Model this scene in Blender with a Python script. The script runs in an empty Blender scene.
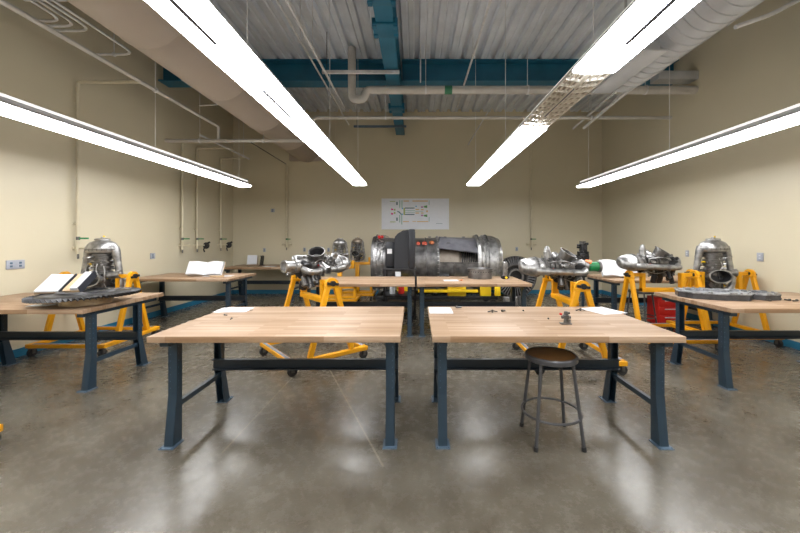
import bpy, bmesh, math, random
from mathutils import Vector, Matrix, Euler
PI = math.pi
S = bpy.context.scene
C = S.collection
F = 355.0; VX = 415.0; VY = 240.0; H = 1.5
def W(px, py, d):
    return Vector(((px - VX) * d / F, d, H - (py - VY) * d / F))

# ------------------------------------------------------------------ materials
MATS = {}
def nt(name):
    m = bpy.data.materials.new(name); m.use_nodes = True
    n = m.node_tree; b = n.nodes['Principled BSDF']
    MATS[name] = m
    return m, n, b
def simple(name, col, rough=0.5, metal=0.0, var=0.08, scale=12.0, bump=0.0, rvar=0.0):
    m, n, b = nt(name)
    tc = n.nodes.new('ShaderNodeTexCoord')
    no = n.nodes.new('ShaderNodeTexNoise'); no.inputs['Scale'].default_value = scale; no.inputs['Detail'].default_value = 4
    n.links.new(tc.outputs['Object'], no.inputs['Vector'])
    r = n.nodes.new('ShaderNodeValToRGB')
    r.color_ramp.elements[0].position = 0.3; r.color_ramp.elements[1].position = 0.7
    r.color_ramp.elements[0].color = [c * (1 - var) for c in col] + [1]
    r.color_ramp.elements[1].color = [min(1, c * (1 + var)) for c in col] + [1]
    n.links.new(no.outputs['Fac'], r.inputs['Fac']); n.links.new(r.outputs['Color'], b.inputs['Base Color'])
    b.inputs['Roughness'].default_value = rough; b.inputs['Metallic'].default_value = metal
    if rvar:
        mr = n.nodes.new('ShaderNodeMapRange'); mr.inputs['To Min'].default_value = rough - rvar; mr.inputs['To Max'].default_value = rough + rvar
        n.links.new(no.outputs['Fac'], mr.inputs['Value']); n.links.new(mr.outputs['Result'], b.inputs['Roughness'])
    if bump:
        bp = n.nodes.new('ShaderNodeBump'); bp.inputs['Strength'].default_value = bump; bp.inputs['Distance'].default_value = 0.01
        n.links.new(no.outputs['Fac'], bp.inputs['Height']); n.links.new(bp.outputs['Normal'], b.inputs['Normal'])
    return m
def emis(name, col, st):
    m, n, b = nt(name)
    b.inputs['Base Color'].default_value = (0.9, 0.9, 0.9, 1)
    b.inputs['Emission Color'].default_value = (*col, 1); b.inputs['Emission Strength'].default_value = st
    return m
wall_m = simple('wall_paint', (0.60, 0.54, 0.395), 0.36, 0, 0.02, 1.2)
duct_m = simple('tan_duct_paint', (0.42, 0.355, 0.295), 0.6, 0, 0.03, 2)
deck_m = simple('deck_metal', (0.68, 0.72, 0.78), 0.4, 0.1, 0.08, 3)
blue_m = simple('blue_steel_paint', (0.015, 0.135, 0.23), 0.4, 0, 0.12, 3)
base_m = simple('blue_baseboard', (0.02, 0.17, 0.30), 0.4, 0, 0.1, 3)
leg_m = simple('slate_leg_paint', (0.020, 0.040, 0.062), 0.33, 0.1, 0.12, 6)
strg_m = simple('dark_stringer_paint', (0.012, 0.020, 0.030), 0.35, 0.1, 0.12, 6)
foot_m = simple('grey_blue_foot', (0.09, 0.14, 0.20), 0.4, 0.2, 0.15, 10)
yel_m = simple('yellow_paint', (0.74, 0.33, 0.004), 0.38, 0, 0.08, 5)
yel2_m = simple('bright_yellow_paint', (0.82, 0.55, 0.01), 0.4, 0, 0.08, 5)
pad_m = simple('grey_rail_tread', (0.16, 0.18, 0.23), 0.6, 0, 0.15, 20)
sil_m = simple('brushed_aluminium', (0.34, 0.335, 0.33), 0.36, 0.85, 0.4, 14, 0.2, 0.1)
dks_m = simple('dull_steel', (0.15, 0.145, 0.14), 0.38, 0.8, 0.35, 18, 0.3, 0.1)
blk_m = simple('black_metal', (0.022, 0.022, 0.024), 0.4, 0.3, 0.4, 20, 0.2)
tv_m = simple('tv_plastic', (0.008, 0.010, 0.015), 0.5, 0, 0.1, 20)
rub_m = simple('black_rubber', (0.012, 0.012, 0.013), 0.6, 0, 0.2, 20)
eng_m = simple('engine_casing_metal', (0.20, 0.195, 0.195), 0.36, 0.8, 0.5, 7, 0.25, 0.12)
pan_m = simple('cowl_panel_metal', (0.30, 0.30, 0.34), 0.35, 0.75, 0.3, 4, 0.1, 0.08)
bei_m = simple('core_liner', (0.36, 0.31, 0.26), 0.6, 0.2, 0.15, 8)
pip_m = simple('painted_pipe', (0.52, 0.50, 0.47), 0.4, 0.1, 0.08, 5)
gal_m = simple('galvanised_conduit', (0.66, 0.66, 0.67), 0.35, 0.25, 0.12, 10)
spi_m = simple('spiral_duct_metal', (0.50, 0.51, 0.53), 0.45, 0.2, 0.06, 5)
cre_m = simple('cream_pipe_paint', (0.58, 0.52, 0.38), 0.45, 0, 0.05, 8)
red_m = simple('red_plastic', (0.6, 0.02, 0.015), 0.4, 0, 0.1, 8)
ora_m = simple('orange_plastic', (0.75, 0.2, 0.05), 0.5, 0, 0.1, 8)
sal_m = simple('salmon_plug', (0.50, 0.09, 0.05), 0.5, 0, 0.1, 8)
ora2_m = simple('orange_plug', (0.45, 0.14, 0.045), 0.5, 0, 0.1, 8)
grn_m = simple('green_enamel', (0.01, 0.20, 0.06), 0.35, 0, 0.1, 8)
pap_m = simple('white_paper', (0.62, 0.635, 0.67), 0.7, 0, 0.02, 20)
kra_m = simple('tan_paper', (0.5, 0.36, 0.22), 0.7, 0, 0.1, 20)
bin_m = simple('binder_cover', (0.03, 0.035, 0.05), 0.5, 0, 0.1, 20)
plt_m = simple('grey_wall_plate', (0.36, 0.38, 0.43), 0.4, 0.1, 0.05, 20)
stl_m = simple('stool_steel', (0.085, 0.085, 0.092), 0.4, 0.5, 0.15, 10)
seat_m = simple('brown_seat_board', (0.13, 0.058, 0.016), 0.38, 0, 0.3, 7)
lou_m = simple('louver_white', (0.50, 0.46, 0.40), 0.5, 0.0, 0.05, 10)
hou_m = simple('lamp_housing_metal', (0.55, 0.55, 0.56), 0.4, 0.2, 0.1, 10)
blade_m = simple('louver_blade_white', (0.85, 0.83, 0.78), 0.35, 0.0, 0.03, 10)
slot_m = simple('lamp_spine_slots', (0.12, 0.13, 0.18), 0.5, 0, 0.1, 10)
EM = 25.0
lens_m = emis('lit_diffuser', (0.985, 0.99, 1.0), EM)
up_m = emis('lit_upper_slot', (1.0, 0.98, 0.95), EM * 0.35)
strip_m = emis('upper_edge_glow', (1.0, 0.98, 0.97), 0.9)  # bright streak on the metal rim, put in as faint emission
cas_m = simple('grey_casting', (0.07, 0.072, 0.08), 0.4, 0.5, 0.35, 15, 0.3)
cas2_m = simple('grey_casting_face', (0.30, 0.31, 0.33), 0.4, 0.55, 0.5, 22, 0.4)
def flat(name, col):
    return simple(name, col, 0.5, 0, 0.02, 10)

def wood():
    m, n, b = nt('butcher_block')
    tc = n.nodes.new('ShaderNodeTexCoord')
    br = n.nodes.new('ShaderNodeTexBrick')
    br.inputs['Scale'].default_value = 1.0; br.inputs['Brick Width'].default_value = 0.55; br.inputs['Row Height'].default_value = 0.042
    br.inputs['Mortar Size'].default_value = 0.0006; br.inputs['Mortar Smooth'].default_value = 0.4; br.inputs['Bias'].default_value = 0.0
    br.inputs['Color1'].default_value = (0.43, 0.31, 0.215, 1); br.inputs['Color2'].default_value = (0.28, 0.175, 0.097, 1); br.inputs['Mortar'].default_value = (0.24, 0.155, 0.09, 1)
    br.offset = 0.37; br.offset_frequency = 2
    n.links.new(tc.outputs['Object'], br.inputs['Vector'])
    mp = n.nodes.new('ShaderNodeMapping'); mp.inputs['Scale'].default_value = (1.6, 60, 60)
    n.links.new(tc.outputs['Object'], mp.inputs['Vector'])
    no = n.nodes.new('ShaderNodeTexNoise'); no.inputs['Scale'].default_value = 1; no.inputs['Detail'].default_value = 5
    n.links.new(mp.outputs['Vector'], no.inputs['Vector'])
    r = n.nodes.new('ShaderNodeValToRGB'); r.color_ramp.elements[0].position = 0.3; r.color_ramp.elements[0].color = (0.74, 0.66, 0.58, 1); r.color_ramp.elements[1].position = 0.65; r.color_ramp.elements[1].color = (1, 1, 1, 1)
    n.links.new(no.outputs['Fac'], r.inputs['Fac'])
    mx = n.nodes.new('ShaderNodeMixRGB'); mx.blend_type = 'MULTIPLY'; mx.inputs['Fac'].default_value = 0.8
    n.links.new(br.outputs['Color'], mx.inputs['Color1']); n.links.new(r.outputs['Color'], mx.inputs['Color2'])
    n.links.new(mx.outputs['Color'], b.inputs['Base Color'])
    b.inputs['Roughness'].default_value = 0.5; b.inputs['Specular IOR Level'].default_value = 0.35
    return m
wood_m = wood()

def concrete():
    m, n, b = nt('polished_concrete')
    N = n.nodes.new; L = n.links.new
    tc = N('ShaderNodeTexCoord')
    def noise(scale, det=6, rough=0.6, dist=0.0, vec=None):
        x = N('ShaderNodeTexNoise'); x.inputs['Scale'].default_value = scale; x.inputs['Detail'].default_value = det
        x.inputs['Roughness'].default_value = rough; x.inputs['Distortion'].default_value = dist
        L(vec or tc.outputs['Object'], x.inputs['Vector']); return x.outputs['Fac']
    def ramp(f, p0, c0, p1, c1):
        r = N('ShaderNodeValToRGB'); r.color_ramp.elements[0].position = p0; r.color_ramp.elements[1].position = p1
        r.color_ramp.elements[0].color = (*c0, 1); r.color_ramp.elements[1].color = (*c1, 1); L(f, r.inputs['Fac']); return r.outputs['Color']
    def mix(a, c, f, mode='MULTIPLY'):
        x = N('ShaderNodeMixRGB'); x.blend_type = mode
        if isinstance(f, (int, float)): x.inputs['Fac'].default_value = f
        else: L(f, x.inputs['Fac'])
        L(a, x.inputs['Color1'])
        if isinstance(c, tuple): x.inputs['Color2'].default_value = c
        else: L(c, x.inputs['Color2'])
        return x.outputs['Color']
    base = ramp(noise(1.1, 8, 0.65, 0.1), 0.32, (0.068, 0.056, 0.040), 0.68, (0.168, 0.155, 0.128))
    sp = ramp(noise(55, 5, 0.75), 0.30, (0.60, 0.58, 0.55), 0.62, (1.12, 1.12, 1.1))
    col = mix(base, sp, 0.75)
    md = ramp(noise(7, 8, 0.8, 0.0), 0.35, (0.68, 0.64, 0.58), 0.62, (1.1, 1.1, 1.1))
    col = mix(col, md, 0.75)
    # fine directional scuffs
    for ang, sc, lo in ((0.5, 9.0, 0.60), (2.4, 7.0, 0.64), (1.3, 12.0, 0.62)):
        mp = N('ShaderNodeMapping'); mp.inputs['Rotation'].default_value = (0, 0, ang); mp.inputs['Scale'].default_value = (1.0, sc, 1)
        L(tc.outputs['Object'], mp.inputs['Vector'])
        sfn = noise(3.5, 6, 0.75, 0.15, mp.outputs['Vector'])
        col = mix(col, ramp(sfn, lo, (1, 1, 1), lo + 0.16, (0.66, 0.62, 0.58)), 0.45)
        col = mix(col, ramp(sfn, 0.22, (1.25, 1.24, 1.2), 0.36, (1, 1, 1)), 0.35)
    # saw-cut joint lines as thin pale strips, (x0,y0)-(x1,y1)
    sx = N('ShaderNodeSeparateXYZ'); L(tc.outputs['Object'], sx.inputs[0])
    def M(op, a, c=None):
        x = N('ShaderNodeMath'); x.operation = op
        for i, v in enumerate((a, c)):
            if v is None: continue
            if isinstance(v, (int, float)): x.inputs[i].default_value = v
            else: L(v, x.inputs[i])
        return x.outputs[0]
    for (x0, y0, x1, y1) in ((-1.05, 4.25, -0.21, 2.35), (-1.33, 4.6, -1.36, 2.5), (-1.05, 4.25, 1.6, 3.6), (-5.1, 4.6, -1.33, 4.55)):
        dx, dy = x1 - x0, y1 - y0; ln = math.hypot(dx, dy); dx /= ln; dy /= ln
        u = M('ADD', M('MULTIPLY', sx.outputs[0], dx), M('ADD', M('MULTIPLY', sx.outputs[1], dy), -(x0 * dx + y0 * dy)))
        v = M('ADD', M('MULTIPLY', sx.outputs[0], -dy), M('ADD', M('MULTIPLY', sx.outputs[1], dx), (x0 * dy - y0 * dx)))
        ms = M('MULTIPLY', M('LESS_THAN', M('ABSOLUTE', v), 0.0065), M('MULTIPLY', M('GREATER_THAN', u, 0), M('LESS_THAN', u, ln)))
        col = mix(col, (0.30, 0.265, 0.20, 1), M('MULTIPLY', ms, 0.75), 'MIX')
    L(col, b.inputs['Base Color'])
    mr = N('ShaderNodeMapRange'); mr.inputs['From Min'].default_value = 0.3; mr.inputs['From Max'].default_value = 0.7
    mr.inputs['To Min'].default_value = 0.20; mr.inputs['To Max'].default_value = 0.33
    L(noise(9, 8, 0.8, 0.0), mr.inputs['Value']); L(mr.outputs['Result'], b.inputs['Roughness'])
    bp = N('ShaderNodeBump'); bp.inputs['Strength'].default_value = 0.12; bp.inputs['Distance'].default_value = 0.004
    L(noise(14, 6, 0.7), bp.inputs['Height']); L(bp.outputs['Normal'], b.inputs['Normal'])
    return m
floor_m = concrete()

# ------------------------------------------------------------------ mesh helpers
class MB:
    def __init__(s): s.bm = bmesh.new()
    def mark(s, n0, idx=1):
        s.bm.faces.ensure_lookup_table()
        for f in s.bm.faces[n0:]: f.material_index = idx
        return s
    def box(s, x0, x1, y0, y1, z0, z1, bev=0.0, M=None):
        r = bmesh.ops.create_cube(s.bm, size=1.0)
        vs = r['verts']
        bmesh.ops.scale(s.bm, vec=(x1 - x0, y1 - y0, z1 - z0), verts=vs)
        bmesh.ops.translate(s.bm, vec=((x0 + x1) / 2, (y0 + y1) / 2, (z0 + z1) / 2), verts=vs)
        if bev:
            es = list({e for v in vs for e in v.link_edges})
            rr = bmesh.ops.bevel(s.bm, geom=es, offset=bev, segments=2, affect='EDGES', profile=0.5)
            vs = list({v for f in rr['faces'] for v in f.verts} | {v for v in vs if v.is_valid})
        if M is not None: bmesh.ops.transform(s.bm, matrix=M, verts=vs)
        return s
    def bar(s, a, b, w, h, up=(0, 0, 1), bev=0.0, w2=None, h2=None):
        a = Vector(a); b = Vector(b); d = (b - a).normalized(); up = Vector(up)
        if abs(d.dot(up)) > 0.98: up = Vector((0, 1, 0))
        x = d.cross(up).normalized(); y = x.cross(d).normalized()
        w2 = w if w2 is None else w2; h2 = h if h2 is None else h2
        A = [s.bm.verts.new(a + x * i * w / 2 + y * j * h / 2) for i, j in ((-1, -1), (1, -1), (1, 1), (-1, 1))]
        B = [s.bm.verts.new(b + x * i * w2 / 2 + y * j * h2 / 2) for i, j in ((-1, -1), (1, -1), (1, 1), (-1, 1))]
        s.bm.faces.new(A[::-1]); s.bm.faces.new(B)
        for i in range(4): s.bm.faces.new((A[i], A[(i + 1) % 4], B[(i + 1) % 4], B[i]))
        if bev:
            es = list({e for v in A + B for e in v.link_edges})
            bmesh.ops.bevel(s.bm, geom=es, offset=bev, segments=1, affect='EDGES')
        return s
    def sweep(s, path, rad, seg=12, cap=True, sy=1.0, up=None):
        """tube along path; rad number or list; sy scales second axis"""
        P = [Vector(p) for p in path]; n = len(P)
        R = rad if isinstance(rad, (list, tuple)) else [rad] * n
        T = []
        for i in range(n):
            t = (P[min(i + 1, n - 1)] - P[max(i - 1, 0)])
            T.append(t.normalized() if t.length > 1e-9 else (T[-1] if T else Vector((0, 0, 1))))
        u = Vector(up) if up else (Vector((0, 0, 1)) if abs(T[0].z) < 0.9 else Vector((0, 1, 0)))
        x = T[0].cross(u).normalized()
        rings = []
        for i in range(n):
            x = (x - T[i] * x.dot(T[i])).normalized(); y = T[i].cross(x)
            sc = sy[i] if isinstance(sy, (list, tuple)) else sy
            rings.append([s.bm.verts.new(P[i] + x * R[i] * math.cos(2 * PI * k / seg) + y * R[i] * sc * math.sin(2 * PI * k / seg)) for k in range(seg)])
        for i in range(n - 1):
            for k in range(seg):
                s.bm.faces.new((rings[i][k], rings[i][(k + 1) % seg], rings[i + 1][(k + 1) % seg], rings[i + 1][k]))
        if cap:
            s.bm.faces.new(rings[0][::-1]); s.bm.faces.new(rings[-1])
        return s
    def cyl(s, a, b, r, seg=16, r2=None):
        return s.sweep([a, b], [r, r if r2 is None else r2], seg)
    def lathe(s, prof, seg=32, M=None, closed=False):
        """prof: list (r, z) about Z, transformed by M"""
        M = M or Matrix.Identity(4); rings = []
        for r, z in prof:
            if r < 1e-6: rings.append([s.bm.verts.new(M @ Vector((0, 0, z)))])
            else: rings.append([s.bm.verts.new(M @ Vector((r * math.cos(2 * PI * k / seg), r * math.sin(2 * PI * k / seg), z))) for k in range(seg)])
        m = len(rings)
        for i in range(m if closed else m - 1):
            a, b = rings[i], rings[(i + 1) % m]
            for k in range(seg):
                k2 = (k + 1) % seg
                if len(a) == 1 and len(b) == 1: continue
                if len(a) == 1: s.bm.faces.new((a[0], b[k2], b[k]))
                elif len(b) == 1: s.bm.faces.new((a[k], a[k2], b[0]))
                else: s.bm.faces.new((a[k], a[k2], b[k2], b[k]))
        return s
    def prism(s, pts, a0, a1, plane='xz'):
        def mk(p, a):
            return (p[0], a, p[1]) if plane == 'xz' else ((a, p[0], p[1]) if plane == 'yz' else (p[0], p[1], a))
        A = [s.bm.verts.new(mk(p, a0)) for p in pts]; B = [s.bm.verts.new(mk(p, a1)) for p in pts]
        s.bm.faces.new(A); s.bm.faces.new(B[::-1]); n = len(pts)
        for i in range(n): s.bm.faces.new((A[i], B[i], B[(i + 1) % n], A[(i + 1) % n]))
        return s
    def build(s, name, mat, parent=None, ang=35):
        bmesh.ops.recalc_face_normals(s.bm, faces=s.bm.faces)
        me = bpy.data.meshes.new(name); s.bm.to_mesh(me); s.bm.free()
        me.materials.append(mat)
        for p in me.polygons: p.use_smooth = True
        me.set_sharp_from_angle(angle=math.radians(ang))
        o = bpy.data.objects.new(name, me); C.objects.link(o)
        if parent: o.parent = parent
        return o
def tag(o, label=None, cat=None, group=None, kind=None):
    if label: o['label'] = label
    if cat: o['category'] = cat
    if group: o['group'] = group
    if kind: o['kind'] = kind
    return o
def thing(name, label, cat, loc=(0, 0, 0), rz=0.0, group=None):
    o = bpy.data.objects.new(name, None); C.objects.link(o); o.empty_display_size = 0.1
    o.location = loc; o.rotation_euler = (0, 0, rz)
    return tag(o, label, cat, group)
def struct(o): return tag(o, kind='structure')
def copy_tree(o, parent=None):
    c = o.copy(); C.objects.link(c)
    if parent: c.parent = parent
    for ch in list(o.children): copy_tree(ch, c)
    return c
def dup(src, label, loc=None, rz=None, group=None):
    c = copy_tree(src); c['label'] = label
    if loc is not None: c.location = loc
    if rz is not None: c.rotation_euler = (0, 0, rz)
    if group: c['group'] = group
    return c
def arc(c, r, a0, a1, n, u, v):
    c = Vector(c); u = Vector(u); v = Vector(v)
    return [c + u * r * math.cos(a0 + (a1 - a0) * i / n) + v * r * math.sin(a0 + (a1 - a0) * i / n) for i in range(n + 1)]
def fillet(pts, r, n=5):
    P = [Vector(p) for p in pts]; out = [P[0]]
    for i in range(1, len(P) - 1):
        a = (P[i - 1] - P[i]); b = (P[i + 1] - P[i])
        rr = min(r, a.length * 0.45, b.length * 0.45)
        p0 = P[i] + a.normalized() * rr; p1 = P[i] + b.normalized() * rr
        for k in range(n + 1):
            t = k / n; out.append(p0 * (1 - t) ** 2 + P[i] * 2 * t * (1 - t) + p1 * t * t)
    out.append(P[-1]); return out

# ------------------------------------------------------------------ room
XL, XR, YB, YF, ZC = -5.1, 5.24, 9.95, -3.5, 5.09
T = 0.12
struct(MB().box(XL - T, XR + T, YF - T, YB + T, -0.1, 0).build('floor', floor_m))
struct(MB().box(XL - T, XL, YF, YB, 0, 5.3).build('wall_left', wall_m))
struct(MB().box(XR, XR + T, YF, YB, 0, 5.3).build('wall_right', wall_m))
struct(MB().box(XL - T, XR + T, YB, YB + T, 0, 5.3).build('wall_back', wall_m))
struct(MB().box(XL - T, XR + T, YF - T, YF, 0, 5.3).build('wall_front', wall_m))
b = MB().box(XL, XL + 0.012, YF, YB, 0, 0.105); struct(b.build('baseboard_left', base_m))
b = MB().box(XR - 0.012, XR, YF, YB, 0, 0.105); struct(b.build('baseboard_right', base_m))
b = MB().box(XL + 0.012, XR - 0.012, YB - 0.012, YB, 0, 0.105); struct(b.build('baseboard_back', base_m))
# corrugated deck, ribs along Y
def deck():
    b = MB(); pitch = 0.305; pts = []
    x = XL
    while x < XR:
        for dx, dz in ((0, 0), (0.085, 0), (0.105, 0.02), (0.125, 0), (0.195, 0), (0.215, 0.075), (0.285, 0.075)):
            if x + dx < XR: pts.append((x + dx, ZC + dz))
        x += pitch
    pts.append((XR, ZC))
    top = [(XR, ZC + 0.14), (XL, ZC + 0.14)]
    return b.prism(pts + top, YF, YB, 'xz').build('ceiling', deck_m, ang=15)
struct(deck())
# wall panel seams (thin vertical battens painted like the wall)
for i, px in enumerate((335, 467)):
    x = (px - VX) * YB / F
    struct(MB().box(x - 0.012, x + 0.012, YB - 0.008, YB, 0.1, ZC).build('trim_%d' % (i + 1), wall_m))

# ------------------------------------------------------------------ blue steel
t = thing('steel_beam', 'long blue steel cross beam spanning wall to wall under the deck', 'beam', (0, 7.2, 4.66))
def ibeam(b, L0, L1, w, h, axis='x', tf=0.025, tw=0.02):
    for z0, z1, ww in ((0, tf, w), (h - tf, h, w), (tf, h - tf, tw)):
        if axis == 'x': b.box(L0, L1, -ww / 2, ww / 2, z0, z1)
        else: b.box(-ww / 2, ww / 2, L0, L1, z0, z1)
b = MB(); ibeam(b, XL, -0.56, 0.32, 0.43); b.build('beam_section', blue_m, t)
b = MB(); ibeam(b, -0.26, XR, 0.32, 0.43); b.build('beam_section', blue_m, t)
t = thing('steel_beam', 'narrower blue steel beam running away from the viewer to the back wall', 'beam', (-0.41, 0, 4.44))
b = MB(); ibeam(b, YF, YB, 0.24, 0.645, 'y'); b.build('girder', blue_m, t)
for yy in (4.25, 4.95, 7.95):
    b = MB()
    b.box(-0.17, 0.17, yy - 0.16, yy + 0.16, -0.03, 0.0, 0.004)
    for sx in (-1, 1):
        for sy in (-0.11, 0.11):
            b.box(sx * 0.145 - 0.03, sx * 0.145 + 0.03, yy + sy - 0.04, yy + sy + 0.04, -0.05, 0.07, 0.004)
    b.build('splice_plate', blue_m, t)
t = thing('steel_beam', 'blue steel cross beam overhead at the top edge of the view', 'beam', (0, 4.6, 4.66))
b = MB(); ibeam(b, XL, -0.56, 0.32, 0.43); b.build('beam_section', blue_m, t)
b = MB(); ibeam(b, -0.26, XR, 0.32, 0.43); b.build('beam_section', blue_m, t)
t.location.y = 4.42

# ------------------------------------------------------------------ ducts
t = thing('air_duct', 'big smooth round duct painted tan above the left inner lamp', 'duct', (-3.02, 0, 4.12))
MY = Matrix.Rotation(-PI / 2, 4, 'X')       # local z -> +Y
prof = [(0.44, YF + 0.02), (0.45, YF + 0.02)]
y = YF + 1.5
while y < YB - 0.2:
    prof += [(0.45, y), (0.457, y + 0.01), (0.457, y + 0.035), (0.45, y + 0.045)]; y += 1.5
prof += [(0.45, YB - 0.02)]
MB().lathe(prof, 48, MY).build('duct_run', duct_m, t)
MB().box(-0.47, 0.47, YB - 0.12, YB - 0.005, -0.42, 0.40, 0.01).build('wall_collar', duct_m, t)
t = thing('air_duct', 'ribbed light grey spiral duct above the right inner lamp', 'duct', (3.11, 0, 4.02))
prof = [(0.0, YF + 0.05), (0.31, YF + 0.05)]; y = YF + 0.1
while y < 5.2:
    prof += [(0.31, y), (0.322, y + 0.004), (0.322, y + 0.016), (0.31, y + 0.020)]; y += 0.135
prof += [(0.31, 5.32), (0.29, 5.36), (0, 5.37)]
MB().lathe(prof, 48, MY).build('duct_run', spi_m, t)
b = MB().box(-0.47, -0.24, 4.15, 5.2, -0.32, -0.04, 0.006); b.build('register_box', spi_m, t)
MB().box(-0.50, -0.20, 4.08, 5.27, -0.345, -0.318, 0.005).build('register_flange', spi_m, t)
b = MB()
for yy in (0.5, 2.6, 4.7):
    b.lathe([(0.325, yy), (0.325, yy + 0.03), (0.305, yy + 0.03), (0.305, yy)], 40, MY, closed=True)
    for sx in (-1, 1): b.box(sx * 0.31 - 0.012, sx * 0.31 + 0.012, yy + 0.004, yy + 0.026, 0, ZC - 4.02)
b.build('hanger_strap', spi_m, t)
t = tag(MB().box(4.5, XR, 6.55, 6.8, 4.48, 4.63, 0.008).build('branch_duct', spi_m), 'short grey rectangular duct reaching the right wall over the grey pipe', 'duct')

# ------------------------------------------------------------------ overhead pipes
def pipe(label, pts, r, mat=None, fil=0.08, name='overhead_pipe', cat='pipe', hang=(), group=None, seg=14):
    o = thing(name, label, cat, pts[0], group=group)
    base = Vector(pts[0])
    MB().sweep([p - base for p in fillet(pts, fil)], r, seg).build('pipe_run', mat or gal_m, o)
    for h in hang:
        h = Vector(h) - base
        b = MB().cyl(h, (h.x, h.y, ZC - base.z), 0.006, 6)
        b.lathe([(r + 0.003, -0.015), (r + 0.012, -0.015), (r + 0.012, 0.015), (r + 0.003, 0.015)], 12, Matrix.Translation(h - Vector((0, 0, r))) @ Matrix.Rotation(PI / 2, 4, 'Y' if abs(pts[0][0] - pts[-1][0]) > abs(pts[0][1] - pts[-1][1]) else 'X'), closed=True)
        b.build('hanger_rod', gal_m, o)
    return o
p = W(352, 42, 6.63); q = W(352, 99, 6.63)
pz = 4.3
pipe('fat grey drain pipe with an S-shaped trap crossing to the right wall', [(p.x, 6.63, ZC), (p.x, 6.63, 4.12), (p.x + 0.22, 6.63, 4.12), (p.x + 0.27, 6.63, pz), (XR, 6.63, pz)], 0.075, pip_m, 0.12,
     hang=[(0.2, 6.63, pz + 0.075), (2.1, 6.63, pz + 0.075), (4.3, 6.63, pz + 0.075)], seg=20)
# green flow marker on that pipe
tag(MB().lathe([(0.078, -0.07), (0.078, 0.07)], 20, Matrix.Translation((0.62, 6.63, pz)) @ Matrix.Rotation(PI / 2, 4, 'Y')).build('pipe_marker', flat('marker_green', (0.02, 0.16, 0.08))),
    'small green flow marker wrapped round the fat grey pipe', 'marker')
xd = (313 - VX) * 7.26 / F
pipe('thinner grey pipe under the fat one, crossing the room and stepping down at left', [(XR, 7.26, 4.0), (xd, 7.26, 4.0), (xd, 7.26, 3.53), (XL, 7.26, 3.53)], 0.035, pip_m, 0.1,
     hang=[(3.6, 7.26, 4.035), (-0.6, 7.26, 4.035), (-3.1, 7.26, 3.565), (-4.4, 7.26, 3.565)])
pipe('long thin pipe running back beside the left wall above the outer lamp', [(-4.02, YF + 0.05, 3.82), (-4.02, 7.26, 3.82), (-4.02, 7.26, 3.56)], 0.028, pip_m, 0.04,
     hang=[(-4.02, 2.4, 3.85), (-4.02, 5.5, 3.85)])
pipe('short thin pipe run feeding the rear wall drops at the left', [(-4.3, 7.1, 3.60), (-4.3, 9.2, 3.60)], 0.022, gal_m, 0.04, hang=[(-4.3, 8.9, 3.62)])
# conduit bundle
for i in range(4):
    x = -3.98 - 0.085 * i; ye = (5.05, 4.48, 4.38, 4.28)[i]
    z = 4.14
    pts = [(x, 0.4, z), (x, ye, z), (x - 0.55 + 0.06 * i, ye, z)]
    pipe('bent metal conduit at top left, %s of the bundle of four' % ('the longest, bending last,', 'second from the right,', 'third from the right,', 'the leftmost')[i],
         pts, 0.016, gal_m, 0.18, 'bent_conduit', 'conduit', hang=[(x - 0.3, ye, z + 0.016)] if i == 0 else (), group='bent conduits')
tag(MB().box(-4.36, -3.86, 3.9, 3.97, 4.165, 4.205, 0.003).build('conduit_strut', gal_m), 'slotted metal strut holding the bundle of bent conduits', 'bracket')
pipe('hooked thin conduit beside the tan duct behind the blue beam', [(-3.88, 5.9, 4.17), (-3.88, 7.0, 4.17), (-4.25, 7.0, 4.15)], 0.014, gal_m, 0.05, 'bent_conduit', 'conduit')
pipe('long bright conduit left of the narrower blue beam, the right one of two', [(-1.5, YF + 0.1, 4.30), (-1.5, 7.5, 4.30)], 0.02, gal_m, name='ceiling_conduit', cat='conduit', hang=[(-1.5, 5.2, 4.32)])
pipe('long bright conduit left of the narrower blue beam, the left one of two', [(-1.68, YF + 0.1, 4.42), (-1.68, 9.0, 4.42)], 0.014, gal_m, name='ceiling_conduit', cat='conduit', hang=[(-1.68, 5.2, 4.43)])
pipe('thin conduit slanting back right of the narrower blue beam', [(0.98, YF + 0.1, 4.66 - 0.03), (0.98, 8.3, 4.60)], 0.018, gal_m, name='ceiling_conduit', cat='conduit', hang=[(0.98, 6.0, 4.64)])
pipe('hanging rod pair member dropping in front of the blue cross beam', [(0.10, 6.5, ZC), (0.10, 6.5, 4.38)], 0.012, gal_m, name='ceiling_rod', cat='rod')
pipe('slanted brace rod high on the back wall near the right inner lamp', [tuple(W(488, 112, 9.3)), tuple(W(468, 145, 9.94))], 0.016, gal_m, name='brace_rod', cat='rod')
pipe('slanted conduit behind the right inner lamp, upper of two', [(3.52, 5.5, 4.16), (3.52, 7.9, 3.98)], 0.022, gal_m, name='ceiling_conduit', cat='conduit')
pipe('slanted conduit behind the right inner lamp, lower of two', [(3.66, 5.5, 4.12), (3.66, 7.7, 3.93)], 0.03, gal_m, name='ceiling_conduit', cat='conduit')
pipe('bent conduit at top right between the spiral duct and the wall', [(3.25, 3.6, 3.66), (3.62, 3.6, 3.79), (4.05, 3.6, 4.02), (5.2, 3.6, 4.3)], 0.022, gal_m, 0.1, 'bent_conduit', 'conduit')
for d, x0, x1, lab in ((6.12, -1.6, -0.27, 'grey strut clamped under the blue beam, nearer the viewer'), (9.05, -1.56, -0.22, 'blue-grey strut clamped under the blue beam, beside the back wall')):
    t = thing('ceiling_strut', lab, 'bracket', (0, d, 4.39))
    MB().box(x0, x1, -0.025, 0.025, -0.02, 0.03, 0.003).build('strut', gal_m if d < 7 else foot_m, t)
    MB().cyl((x0 + 0.08, 0, 0.03), (x0 + 0.08, 0, ZC - 4.39), 0.006, 6).build('hanger_rod', blk_m, t)
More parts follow.
